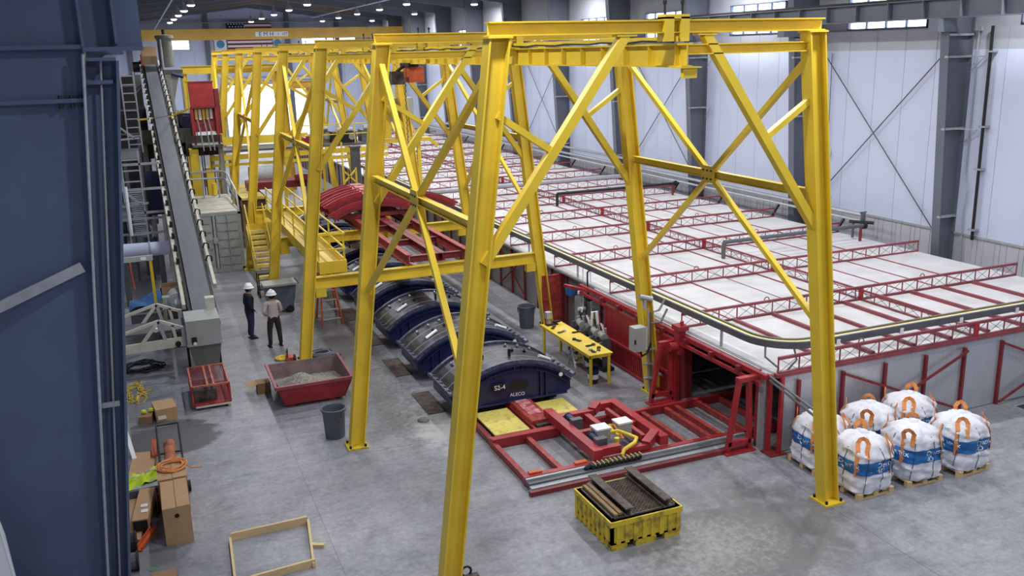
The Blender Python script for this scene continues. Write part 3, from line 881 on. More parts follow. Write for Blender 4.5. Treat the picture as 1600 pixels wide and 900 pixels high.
build(MB().path([(12.6, 24.4, 2.36), (12.45, 24.3, 2.3), (12.4, 24.2, 2.0), (12.4, 24.15, 1.6)], 0.03, 6), 'feed_cable', 'black', ch)
build(MB().box(12.34, 12.46, 24.0, 24.2, 1.45, 1.62), 'cable_plug', 'black', ch)
# A-shaped guide frames either side of the opening
def guide(y, lab, hgt):
    g = thing('door_guide', lab, 'frame', (11.9, y, 0), 'red guide frames at the chamber opening')
    build(MB().box(11.5, 12.3, y-0.14, y+0.14, 0, 0.035), 'foot_plate', 'red', g)
    build(MB().beam((11.6, y, 0.03), (11.86, y, hgt), 0.1, 0.1, up=(0, 1, 0)), 'upright', 'red', g)
    build(MB().beam((12.2, y, 0.03), (12.12, y, hgt), 0.1, 0.1, up=(0, 1, 0)), 'upright', 'red', g)
    build(MB().box(11.6, 12.2, y-0.05, y+0.05, 0.18, 0.28), 'lower_rung', 'red', g)
    build(MB().box(11.8, 12.45, y-0.07, y+0.07, hgt-0.06, hgt+0.05), 'head_beam', 'red', g)
    return g
guide(19.05, 'red A-shaped guide frame beside the sliding door', 1.62)
g = guide(15.72, 'red A-shaped guide frame at the near corner of the chamber', 1.75)
dr = thing('door_drive', 'red chain drive bracket at the top of the chamber opening', 'machine', (12.3, 18.9, 1.5))
build(MB().box(12.2, 12.4, 18.72, 18.95, 1.35, 2.1), 'bracket_plate', 'red', dr)
build(MB().tube((12.0, 18.85, 1.55), (12.25, 18.85, 1.55), 0.12, 12), 'drive_motor', 'red', dr)
build(MB().box(12.15, 12.45, 18.65, 19.0, 2.0, 2.12), 'bracket_cap', 'red', dr)
build(MB().tube((12.3, 18.75, 2.12), (12.3, 18.75, 2.24), 0.05, 8), 'limit_switch', 'red', dr)
# hinged red door standing open, and grey post behind
hdn = thing('hinged_door', 'flat red steel door leaf standing open at the side of the curing chamber', 'door', (12.3, 26.6, 0))
build(MB().box(11.93, 12.66, 26.58, 26.64, 0.02, 1.74), 'door_leaf', 'red_worn', hdn)
build(MB().box(11.93, 12.66, 26.56, 26.585, 0.86, 0.90).box(11.93, 12.66, 26.56, 26.585, 1.70, 1.74), 'door_seam', 'red', hdn)
build(MB().box(12.64, 12.72, 26.5, 26.66, 0, 1.8), 'hinge_post', 'maroon', hdn)
pr = thing('pressure_unit', 'blue and white valve unit with pipes behind the open red door', 'machine', (12.7, 25.6, 0.4))
build(MB().tube((12.55, 25.7, 1.35), (12.7, 26.0, 1.35), 0.17, 14), 'filter_bowl', 'blue', pr)
build(MB().path([(12.6, 24.9, 2.3), (12.6, 24.9, 1.0), (12.4, 24.7, 0.8), (12.2, 24.5, 0.85)], 0.02, 6), 'hose', 'white', pr)
build(MB().path([(12.65, 24.5, 2.3), (12.66, 24.4, 0.6)], 0.02, 6), 'hose', 'white', pr)
build(MB().box(12.6, 12.74, 25.0, 25.5, 0.2, 1.25), 'back_plate', 'galv', pr)
for z in (1.5, 0.95): build(MB().tube((12.45, 24.95, z), (12.7, 24.95, z), 0.06, 8), 'valve', 'white', pr)

# power rail round the roof edge
FZ = 2.42
pts = [(12.62, 52.0)] + [(12.62, 16.6)]
arc = [(12.62+1.05-1.05*cos(a), 16.55-1.05*sin(a)) for a in [pi/2*k/8 for k in range(9)]]
tr_pts = [(12.62, 55.0)] + arc + [(24.5, 15.5)]
fe = thing('power_rail', 'grey power rail with yellow strip running round the chamber roof edge', 'rail', (12.62, 16, FZ))
def ring(off, z0, z1, th):
    b = MB()
    pts = [Vector((p[0], p[1], 0)) for p in tr_pts]
    n = len(pts)
    L, R = [], []
    for i, p in enumerate(pts):
        t = (pts[min(i+1, n-1)]-pts[max(i-1, 0)]).normalized()
        s = Vector((t.y, -t.x, 0))
        L.append(p - s*(off-th/2)); R.append(p - s*(off+th/2))
    for i in range(n-1):
        b.hexa([(*L[i].xy, z0), (*L[i+1].xy, z0), (*R[i+1].xy, z0), (*R[i].xy, z0), (*L[i].xy, z1), (*L[i+1].xy, z1), (*R[i+1].xy, z1), (*R[i].xy, z1)])
    return b
build(ring(-0.05, FZ-0.10, FZ+0.06, 0.03), 'outer_channel', 'grey_dark', fe)
build(ring(0.03, FZ+0.02, FZ+0.07, 0.05), 'conductor_strip', 'yellow', fe)
build(ring(0.10, FZ+0.02, FZ+0.10, 0.05), 'inner_channel', 'olive', fe)
build(ring(-0.015, FZ+0.05, FZ+0.075, 0.03), 'cover_strip', 'white', fe)
s0 = build(MB().beam((12.62, 17.5, DZ0-0.05), (12.62, 17.5, FZ-0.08), 0.05, 0.05), 'rail_support', 'galv', fe)
for k in range(1, 10): piece(s0, fe, (0, 3.9*k, 0))
s1 = build(MB().box(14.3, 14.4, 15.42, 15.5, FZ-0.14, FZ+0.0), 'rail_support', 'white', fe)
for k in range(1, 6): piece(s1, fe, (1.9*k, 0, 0))
build(MB().path([(12.75, 16.0, FZ-0.1), (12.6, 15.8, 2.15), (12.75, 15.5, 1.95), (12.6, 15.4, 1.85)], 0.025, 6), 'feed_cable', 'grey_dark', fe)
build(MB().path([(13.2, 15.55, FZ-0.1), (13.2, 15.45, 2.1), (12.9, 15.4, 1.9)], 0.025, 6), 'feed_cable', 'grey_dark', fe)
# pipes lying across the roof
for (x0, x1, y, rr, lab, m) in ((18.2, 24.3, 25.3, 0.07, 'dark pipe with flanged end lying across the white chamber roof', 'grey_dark'), (17.9, 24.3, 38.0, 0.07, 'dark pipe lying across the farther part of the chamber roof', 'black'), (12.9, 24.3, 41.8, 0.1, 'grey duct lying across the farther part of the chamber roof', 'galv')):
    pi_ = thing('roof_pipe', lab, 'pipe', ((x0+x1)/2, y, DZT+0.1))
    build(MB().tube((x0, y, DZT+0.18), (x1, y, DZT+0.18), rr, 10), 'pipe_run', m, pi_, smooth=True)
    build(MB().tube((x0, y, DZT+0.18), (x0, y, DZ0), rr, 8), 'down_leg', m, pi_)
    build(MB().tube((x1-0.1, y, DZT+0.18), (x1-0.1, y, DZ0), rr*0.8, 8), 'down_leg', 'maroon', pi_)
    build(MB().tube((x1, y, DZT+0.18), (x1+0.1, y, DZT+0.18), rr*1.9, 12), 'flange', 'black', pi_)
pl = thing('pipe_run', 'pair of grey service pipes along the right wall above the chamber roof', 'pipe', (25.0, 40, 2.5))
for x, z, r in ((25.1, 2.65, 0.07), (24.95, 2.45, 0.05)):
    build(MB().tube((x, 26.0, z), (x, 82, z), r, 8), 'service_pipe', 'galv', pl, smooth=True)
b0 = build(MB().beam((24.6, 27.0, 1.95), (24.95, 27.0, 2.4), 0.08, 0.08), 'pipe_bracket', 'black', pl)
for k in range(1, 12): piece(b0, pl, (0, 3.88*k, 0))
ga2 = thing('cable_tray', 'grey wire cable tray along the right wall behind the service pipes', 'tray', (25.3, 40, 3.0))
build(MB().box(24.92, 25.16, 28, 80, 3.0, 3.02).box(24.92, 24.94, 28, 80, 3.0, 3.1).box(25.14, 25.16, 28, 80, 3.0, 3.1), 'tray', 'galv', ga2)
vl = thing('valve_set', 'dark valve cluster at the right end of the near roof pipe', 'valve', (24.5, 25.3, 2.3))
build(MB().tube((24.2, 25.9, 2.55), (24.7, 25.2, 2.55), 0.06, 8), 'pipe', 'black', vl)
build(MB().cyl((24.55, 25.6), 0.09, 2.5, 2.9, 10), 'valve_body', 'grey_dark', vl)
build(MB().tube((24.4, 25.6, 2.9), (24.7, 25.6, 2.9), 0.03, 6), 'valve_handle', 'grey_dark', vl)
build(MB().cyl((24.3, 25.8), 0.05, 1.95, 2.55, 8), 'stand', 'grey_dark', vl)

# ================================================================== SEGMENT MOULDS
HC, ZE, ZA = 1.68, 0.70, 1.34
AR = (HC*HC+(ZA-ZE)**2)/(2*(ZA-ZE))
AZ = ZA-AR
def arc_pts(r, n=18, lim=HC):
    a = math.asin(lim/AR)
    return [(r*sin(-a+2*a*k/n), AZ+r*cos(-a+2*a*k/n)) for k in range(n+1)]
def arch_band(r0, r1, y0, y1, n=18):
    b = MB()
    A, B = arc_pts(r0, n), arc_pts(r1, n)
    for k in range(n):
        b.hexa([(A[k][0], y0, A[k][1]), (A[k+1][0], y0, A[k+1][1]), (A[k+1][0], y1, A[k+1][1]), (A[k][0], y1, A[k][1]),
                (B[k][0], y0, B[k][1]), (B[k+1][0], y0, B[k+1][1]), (B[k+1][0], y1, B[k+1][1]), (B[k][0], y1, B[k][1])])
    return b
MD = 1.78
def make_mould():
    t = thing('segment_mould', 'x', 'mould', (0, 0, 0), 'arched segment moulds in a row under the gantry')
    top = arc_pts(AR-0.10)
    prof = [(-1.50, 0.26), (1.50, 0.26), (1.62, 0.34)] + [p for p in reversed(top)] + [(-1.62, 0.34)]
    build(MB().prism(prof, 'y', 0.05, MD-0.05), 'body', 'navy', t)
    build(arch_band(AR-0.08, AR-0.035, 0.14, MD-0.14), 'mould_skin', 'mould_steel', t)
    for y0, y1 in ((0.0, 0.10), (MD-0.10, MD)):
        r = build(arch_band(AR-0.09, AR+0.02, y0, y1), 'rim', 'mould_rim', t)
    build(arch_band(AR-0.25, AR-0.22, -0.035, 0.05), 'lower_flange', 'navy', t)
    build(arch_band(AR-0.13, AR-0.10, -0.05, 0.05), 'upper_flange', 'navy', t)
    # end walls with slots
    for s in (-1, 1):
        a = math.asin(HC/AR)
        ex, ez = s*HC, ZE
        e = build(MB().beam((ex, 0.02, ez+0.0), (ex, MD-0.02, ez+0.0), 0.16, 0.07, up=(-s*0.3, 0, 1)), 'end_rail', 'mould_rim', t)
        for k in range(5):
            y = 0.28+0.3*k
            build(MB().cbox((ex-s*0.01, y, ez+0.045), (0.10, 0.07, 0.02)), 'slot', 'black', e)
        build(MB().beam((s*1.60, 0.1, 0.42), (s*1.60, MD-0.1, 0.42), 0.07, 0.2), 'side_bumper', 'mould_rim', t)
    # bolt pockets in two rows, pin and pipe inserts
    def on(xx, y, h=0.0):
        return (xx, y, AZ+sqrt((AR-0.035+h)**2-xx*xx))
    for row, y in ((0, 1.42), (1, 0.95)):
        for xx in (-1.2, -0.85, -0.5, 0.35, 0.7, 1.05):
            if row == 1 and abs(xx) > 1: continue
            p = on(xx, y)
            build(MB().tube(p, (p[0]-0.02, p[1]-0.05, p[2]+0.07), 0.045, 8, 0.03), 'bolt_pocket', 'galv' if row == 0 else 'black', t)
    p = on(0.1, 0.55)
    build(MB().box(0.07, 0.13, 0.5, 0.56, p[2]-0.02, p[2]+0.2), 'centre_pin', 'black', t)
    for xx in (-1.0, 1.15):
        a, b2 = on(xx-0.18, 0.6, 0.05), on(xx+0.18, 0.72, 0.05)
        build(MB().tube(a, b2, 0.045, 10), 'pipe_insert', 'white', t, smooth=True)
    for y in (0.5, 1.15):
        build(arch_band(AR-0.036, AR-0.028, y, y+0.02, 14), 'seal_strip', 'galv', t)
    # front ribs
    for xx in (-1.2, -0.95, 0.75, 0.9):
        zt = AZ+sqrt((AR-0.24)**2-xx*xx)
        build(MB().box(xx-0.02, xx+0.02, -0.02, 0.05, 0.28, zt), 'front_rib', 'navy', t)
    build(MB().box(-1.5, 1.5, -0.03, 0.05, 0.25, 0.29), 'front_sill', 'navy', t)
    for xx in (-0.75, 0.0, 0.62):
        zt = AZ+sqrt((AR-0.24)**2-xx*xx)
        build(MB().box(xx, xx+0.03, -0.02, 0.05, zt, zt+0.11).box(xx+0.22, xx+0.25, -0.02, 0.05, zt, zt+0.11), 'step_bracket', 'navy', t)
    build(MB().tube((1.30, -0.055, 0.80), (1.30, -0.035, 0.80), 0.055, 14), 'datum_disc', 'white', t)
    # opening with rim
    hole = MB().add([(0.28*cos(2*pi*k/20)+0.15, 0.046, 0.68+0.14*sin(2*pi*k/20)) for k in range(20)], [tuple(range(20))])
    build(MB().prism([(0.28*cos(2*pi*k/20)+0.15, 0.68+0.14*sin(2*pi*k/20)) for k in range(20)], 'y', 0.044, 0.06), 'access_hole', 'black', t)
    for xx in (-1.15, 1.15):
        for y in (0.3, MD-0.3):
            w = build(MB().box(xx-0.13, xx+0.13, y-0.12, y+0.12, 0.10, 0.27), 'wheel_bracket', 'navy', t)
            build(MB().tube((xx-0.06, y, 0.10), (xx+0.06, y, 0.10), 0.10, 12), 'wheel', 'grey_dark', w)
    return t
mould0 = make_mould()
NM = 9
for k in range(NM):
    y = 20.12+3.1*k
    m = mould0 if k == 0 else copy_tree(mould0)
    lab = 'navy arched segment mould lettered S2-4, nearest in the row' if k == 0 else 'dark arched segment mould, %s in the row from the near end' % ORD[k]
    place(m, (8.2, y, 0.03), 0, lab)
ORG[mould0.name] = (8.2, 20.12, 0.03)
pl_ = build(MB().box(7.60, 7.98, 20.075, 20.10, 0.66, 0.84), 'number_plate', 'black', mould0)
text_obj('S2-4', 'lettering', 'white', pl_, 0.17, (7.79, 20.07, 0.745), (radians(90), 0, 0))
text_obj('ALECO', 'lettering', 'white', mould0, 0.13, (8.30, 20.15, 0.455), (radians(90), radians(3), 0))
# rails under the moulds
tk = thing('mould_track', 'pair of dark steel floor rails under the row of moulds', 'track', (8.2, 34, 0))
for x in (7.05, 9.35):
    build(MB().box(x-0.05, x+0.05, 18.95, 50, 0.0, 0.03), 'rail', 'rust', tk)
for x in (6.15,):
    for k in range(6):
        y = 20.6+3.1*k
        tag(build(MB().box(x-0.02, x+0.48, y+0.3, y+1.9, 0.0, 0.02), 'floor_plate', 'rust'), 'dark steel floor plate left of the %s mould in the row' % ORD[k], 'plate', 'floor plates left of the moulds')

# ================================================================== TRANSFER TRACK
tt = thing('transfer_track', 'red steel transfer track frame on the floor leading into the chamber opening', 'frame', (10, 17.2, 0))
build(MB().box(6.86, 14.6, 18.38, 18.50, 0.02, 0.20), 'far_beam', 'red', tt)
build(MB().box(6.80, 14.2, 16.22, 16.36, 0.02, 0.20), 'near_beam', 'red', tt)
for x in (6.90, 7.75, 10.95, 11.62, 11.92, 12.62, 13.3):
    build(MB().box(x-0.06, x+0.06, 16.36, 18.38, 0.02, 0.16), 'cross_member', 'red_worn', tt)
build(MB().box(6.86, 6.98, 18.5, 20.0, 0.02, 0.16), 'cross_member', 'maroon', tt)
build(MB().box(6.86, 8.6, 18.22, 18.38, 0.02, 0.24), 'front_plate', 'red', tt)
ra = build(MB().box(6.80, 12.4, 15.98, 16.20, 0.05, 0.16), 'guide_rail', 'grey_dark', tt)
build(MB().box(6.80, 12.4, 16.12, 16.19, 0.16, 0.2), 'rail_cap', 'galv', ra)
build(MB().box(6.80, 12.4, 15.84, 16.0, 0.0, 0.12), 'rail_skirt', 'galv', ra)
build(MB().box(6.72, 12.2, 15.72, 15.82, 0.0, 0.10), 'kerb', 'maroon', tt)
for x in (6.95, 8.05): build(MB().box(x, x+0.3, 16.3, 16.42, 0.2, 0.24), 'lug', 'orange', tt)
for x0, x1, lab in ((7.08, 7.98, 'left worn yellow floor plate in front of the nearest mould'), (8.72, 9.55, 'right worn yellow floor plate in front of the nearest mould')):
    pa = thing('floor_pad', lab, 'plate', ((x0+x1)/2, 19.3, 0), 'yellow plates before the nearest mould')
    build(MB().box(x0, x1, 18.62, 20.1, 0.12, 0.16), 'top_plate', 'pad_yellow', pa)
    build(MB().box(x0+0.05, x1-0.05, 18.65, 20.08, 0.0, 0.12), 'frame', 'maroon', pa)
pu = thing('mould_pusher', 'worn red pusher carriage between the two yellow plates', 'machine', (8.35, 19.3, 0))
build(MB().box(8.08, 8.62, 18.72, 20.3, 0.08, 0.30), 'carriage', 'red_worn', pu)
build(MB().box(8.04, 8.10, 18.5, 20.4, 0.0, 0.2).box(8.60, 8.66, 18.5, 20.4, 0.0, 0.2), 'side_rail', 'red', pu)
build(MB().box(8.16, 8.54, 18.6, 18.74, 0.06, 0.22), 'coupling', 'rust', pu)
build(MB().box(8.18, 8.52, 19.1, 20.1, 0.30, 0.315), 'wear_plate', 'pink_worn', pu)

# transfer car
tcx = thing('transfer_car', 'bright red transfer car frame with motors standing on the floor track', 'machine', (9.45, 17.6, 0.2))
def cbm(*a, name='frame_beam', m='red'):
    return build(MB().box(*a), name, m, tcx)
cbm(8.50, 8.72, 16.30, 18.98, 0.22, 0.44)
cbm(10.22, 10.43, 16.34, 18.86, 0.22, 0.44)
cbm(8.72, 9.62, 18.42, 18.62, 0.24, 0.42)
build(MB().beam((9.60, 18.52, 0.36), (9.85, 18.72, 0.42), 0.2, 0.2), 'frame_beam', 'red', tcx)
cbm(9.82, 10.22, 18.66, 18.86, 0.24, 0.44)
cbm(8.72, 9.22, 16.36, 16.52, 0.24, 0.42)
build(MB().beam((9.85, 16.36, 0.3), (10.25, 16.62, 0.42), 0.2, 0.2), 'frame_beam', 'red', tcx)
cbm(9.3, 9.95, 16.28, 16.42, 0.22, 0.34)
cbm(8.72, 10.22, 17.42, 17.56, 0.24, 0.40)
cbm(9.32, 9.46, 17.56, 18.42, 0.24, 0.38)
cbm(9.95, 10.05, 17.56, 18.5, 0.24, 0.38)
cbm(9.95, 10.05, 16.7, 17.42, 0.24, 0.38)
for x, y, lab in ((8.86, 18.12, 0), (8.86, 16.9, 1)):
    mo = build(MB().tube((x, y-0.16, 0.40), (x, y+0.2, 0.40), 0.11, 12), 'drive_motor', 'navy', tcx, smooth=True)
    build(MB().box(x-0.14, x+0.14, y-0.3, y-0.14, 0.26, 0.54), 'gearbox', 'grey_dark', mo)
    build(MB().tube((x, y+0.2, 0.40), (x, y+0.24, 0.40), 0.12, 12), 'fan_cover', 'black', mo)
for x, y in ((9.10, 17.12), (9.72, 17.22)):
    bx = build(MB().box(x-0.17, x+0.17, y-0.15, y+0.15, 0.30, 0.56), 'control_box', 'grey', tcx)
    build(MB().box(x-0.19, x+0.19, y-0.17, y+0.17, 0.56, 0.60), 'box_lid', 'white', bx)
build(MB().path([(9.28, 17.1, 0.42), (9.5, 17.0, 0.46), (9.68, 16.8, 0.4), (9.72, 16.55, 0.42), (9.55, 16.35, 0.42), (9.25, 16.28, 0.34), (9.15, 16.2, 0.26)], 0.045, 8), 'hose', 'yellow', tcx, smooth=True)
build(MB().path([(9.55, 17.25, 0.46), (9.42, 17.3, 0.5), (9.42, 17.1, 0.42), (9.45, 16.9, 0.4)], 0.035, 8), 'hose', 'yellow', tcx, smooth=True)
build(MB().path([(9.6, 17.12, 0.42), (9.5, 17.2, 0.52), (9.5, 17.0, 0.44), (9.52, 16.8, 0.34)], 0.025, 6), 'hose', 'strap_orange', tcx, smooth=True)
build(MB().tube((9.32, 16.75, 0.3), (9.32, 16.75, 0.42), 0.06, 10), 'sensor', 'yellow', tcx)
ck = thing('cable_chain', 'black cable drag chain with pale links lying on the near rail of the transfer track', 'cable chain', (8.8, 16.1, 0.2))
l0 = build(MB().box(8.30, 8.38, 16.0, 16.16, 0.18, 0.27), 'link', 'black', ck)
l1 = build(MB().box(8.385, 8.40, 16.0, 16.16, 0.24, 0.285), 'link_bar', 'cream', ck)
for k in range(1, 12):
    piece(l0, ck, (0.105*k, 0, 0)); piece(l1, ck, (0.105*k, 0, 0))
build(MB().path([(8.3, 16.08, 0.24), (8.2, 16.08, 0.20), (8.18, 16.08, 0.12)], 0.05, 6), 'end_loop', 'black', ck)

# ================================================================== RED RAILS AND STACK ON THE LOWER BEAMS
rr_ = thing('rail_frame', 'dark red twin-beam rail frame resting on the yellow lower beams', 'frame', (8.5, 33, 2.58))
for x in (7.45, 8.35, 8.55, 9.35):
    build(MB().ibeam((x, 26.65, 2.76), (x, 40.2, 2.76), 0.34 if x in (7.45, 9.35) else 0.26, 0.18, 0.022, 0.016), 'rail_beam', 'red_worn' if x in (7.45, 9.35) else 'maroon', rr_)
for y in (26.9, 29.5, 32.4, 35.5):
    build(MB().ibeam((7.54, y, 2.74), (9.26, y, 2.74), 0.2, 0.14, 0.02, 0.014), 'cross_beam', 'maroon', rr_)
def arch_lid(label, loc, rz=0.0):
    t = thing('arched_shell', label, 'lid', (0, 0, 0), 'red ribbed mould lids stacked on the rail frame')
    R_ = 3.6
    a = math.asin(1.75/R_)
    def band(r0, r1, y0, y1, a0=-a, a1=a, n=12):
        b = MB()
        for k in range(n):
            u, w = a0+(a1-a0)*k/n, a0+(a1-a0)*(k+1)/n
            P = lambda r, t_, y: (r*sin(t_), y, r*cos(t_)-R_*cos(a))
            b.hexa([P(r0, u, y0), P(r0, w, y0), P(r0, w, y1), P(r0, u, y1), P(r1, u, y0), P(r1, w, y0), P(r1, w, y1), P(r1, u, y1)])
        return b
    build(band(R_-0.05, R_, 0, 1.3), 'cover_plate', 'red', t)
    for y in (0.02, 0.46, 0.90):
        for a0, a1 in ((-a-0.02, -0.10), (0.10, a+0.02)):
            build(band(R_, R_+0.07, y, y+0.22, a0, a1), 'rib', 'red', t)
            build(band(R_+0.07, R_+0.10, y, y+0.035, a0, a1), 'rib_lip', 'rail_red', t)
    build(MB().box(-0.22, 0.22, 0.0, 0.5, R_-R_*cos(a)-0.01, R_-R_*cos(a)+0.04), 'crown_plate', 'pink_worn', t)
    build(MB().box(-0.22, 0.22, 0.75, 1.25, R_-R_*cos(a)-0.01, R_-R_*cos(a)+0.04), 'crown_plate', 'pink_worn', t)
    build(band(R_-0.22, R_-0.05, 0.0, 0.05), 'end_skirt', 'maroon', t)
    build(band(R_-0.22, R_-0.05, 1.25, 1.3), 'end_skirt', 'maroon', t)
    place(t, loc, rz)
    return t
L0 = arch_lid('red ribbed arched lid at the near end of the stack', (8.25, 33.7, 3.12))
for k, (dx, dy, dz, lab) in enumerate(((-0.05, 1.35, 0.0, 'red ribbed arched lid in the middle of the stack'), (0.0, 2.75, 0.0, 'red ribbed arched lid at the far end of the stack'),
        (-0.1, 0.3, 0.27, 'red ribbed arched lid lying on top, second layer near end'), (-0.15, 1.75, 0.27, 'red ribbed arched lid lying on top, second layer far end'))):
    place(copy_tree(L0), (8.25+dx, 33.7+dy, 3.12+dz), 0, lab)
for k in range(2):
    y = 33.9+3.2*k
    tag(build(MB().box(6.6, 10.1, y, y+0.12, 2.94, 3.1), 'bearer_bar', 'maroon'), ('near', 'far')[k]+' dark red bearer bar under the stacked lids', 'bar', 'bearers under the stacked lids')
# second lid group to the right
place(copy_tree(L0), (10.2, 35.2, 2.95), 0.0, 'red arched lid standing right of the stack, behind the node plate')

# ================================================================== WALKWAY AND STAIRS
wk = thing('walkway', 'yellow walkway tray with handrails along the left side of the gantry', 'walkway', (5.2, 27.3, 2.58))
for k in range(5):
    y0 = 27.35+2.3*k
    d_ = build(MB().box(4.86, 5.58, y0+0.01, y0+2.29, 2.58, 2.62), 'deck_plate', 'cream', wk)
for x in (4.78, 5.60):
    build(MB().box(x-0.02, x+0.02, 27.3, 38.9, 2.50, 2.86), 'toe_plate', 'yellow', wk)
build(MB().box(4.76, 5.62, 27.26, 27.31, 2.48, 2.86), 'end_plate', 'yellow', wk)
for k in range(6):
    y = 27.5+2.25*k
    for x in (4.8, 5.6):
        if x == 5.6 and k == 2: continue
        build(MB().beam((x, y, 2.8), (x, y, 3.68), 0.05, 0.05), 'rail_post', 'yellow', wk)
for x in (4.8, 5.6):
    for z in (3.22, 3.68):
        build(MB().beam((x, 27.3, z), (x, 38.9, z), 0.045, 0.045), 'hand_rail', 'yellow', wk)
for z in (3.22, 3.68):
    build(MB().beam((4.8, 27.32, z), (5.6, 27.32, z), 0.045, 0.045), 'end_rail', 'yellow', wk)
sr = thing('stair', 'yellow steel stair with pale treads climbing to the gantry landing', 'stair', (4.3, 39, 0))
SY, SX0, SX1 = 37.62, 3.98, 4.72
for k in range(9):
    build(MB().box(SX0+0.04, SX1-0.04, SY+0.24*k, SY+0.24*k+0.22, 0.2*(k+1)-0.03, 0.2*(k+1)), 'tread', 'cream', sr)
    build(MB().box(SX0+0.04, SX1-0.04, SY+0.24*k, SY+0.24*k+0.02, 0.2*(k+1)-0.13, 0.2*(k+1)-0.03), 'nosing', 'cream', sr)
for x in (SX0, SX1):
    build(MB().beam((x, SY-0.1, 0.02), (x, SY+2.2, 1.9), 0.05, 0.22), 'stringer', 'yellow', sr)
    build(MB().path([(x, SY-0.1, 0.1), (x, SY-0.1, 1.0), (x, SY+2.2, 2.9)], 0.03, 6), 'hand_rail', 'yellow', sr)
    build(MB().beam((x, SY+1.1, 1.0), (x, SY+1.1, 1.95), 0.04, 0.04), 'rail_post', 'yellow', sr)
lnd = build(MB().box(4.36, 5.2, SY+2.2, SY+4.2, 1.82, 1.96), 'landing', 'yellow', sr)
build(MB().box(3.98, 5.2, SY+2.15, SY+2.2, 1.7, 2.06), 'landing_beam', 'yellow', lnd)
for x, y in ((4.40, SY+2.25), (5.17, SY+2.25), (4.40, SY+4.15), (5.17, SY+4.15)):
    build(MB().beam((x, y, 0), (x, y, 2.95), 0.06, 0.06), 'landing_post', 'yellow', lnd)
for z in (2.45, 2.93):
    for (xa, ya), (xb, yb) in (((4.40, SY+2.25), (4.40, SY+4.15)), ((4.40, SY+4.15), (5.17, SY+4.15)), ((5.17, SY+2.25), (5.17, SY+4.15))):
        build(MB().beam((xa, ya, z), (xb, yb, z), 0.045, 0.045), 'landing_rail', 'yellow', lnd)

# ================================================================== BIG BAGS ON PALLETS
def pallet_parts(t, w=0.94, d=0.96):
    for k in range(5):
        x = -w/2+0.06+k*(w-0.12)/4
        build(MB().box(x-0.055, x+0.055, -d/2, d/2, 0.105, 0.13), 'top_board', 'wood', t)
    for y in (-d/2+0.06, 0, d/2-0.06):
        build(MB().box(-w/2, w/2, y-0.05, y+0.05, 0.0, 0.02), 'bottom_board', 'wood', t)
        for x in (-w/2+0.06, 0, w/2-0.06):
            build(MB().box(x-0.06, x+0.06, y-0.05, y+0.05, 0.02, 0.105), 'block', 'wood', t)
def sq(th, n=3.6):
    c, s = abs(cos(th)), abs(sin(th))
    return 1.0/((c**n+s**n)**(1.0/n))
def bag_r(z, th, seed):
    # outline radius at height z (0..1.12) for direction th
    prof = [(0.0, 0.49), (0.05, 0.515), (0.2, 0.52), (0.45, 0.515), (0.72, 0.515), (0.86, 0.485), (0.97, 0.41), (1.05, 0.28), (1.10, 0.12)]
    for (a, ra), (b, rb) in zip(prof[:-1], prof[1:]):
        if a <= z <= b:
            f = (z-a)/(b-a); f = f*f*(3-2*f)*0.5+f*0.5
            base = ra+(rb-ra)*f; break
    else:
        base = prof[-1][1]
    w = 0.011*sin(th*9+seed+3*z)+0.010*sin(z*31+th*3+seed*2)+0.009*sin(th*17-z*23+seed)+0.007*sin(th*5+z*47)
    cx_, sy_ = cos(th), sin(th)
    w += 0.045*mnoise.noise((cx_*2.6+seed*3, sy_*2.6, z*5))+0.022*mnoise.noise((cx_*7+seed, sy_*7, z*13))
    if z > 0.8:
        w += (z-0.8)*0.17*sin(th*7+seed*1.3)+(z-0.8)*0.1*sin(th*13+seed*2+z*9)
    n = 4.2 if z < 0.85 else 4.2-(z-0.85)*5
    return base*min(1.16, sq(th, max(n, 2.2)))+w
def bag_pt(z, th, seed, off=0.0):
    r = bag_r(z, th, seed)+off
    return (r*cos(th), r*sin(th), 0.13+z)
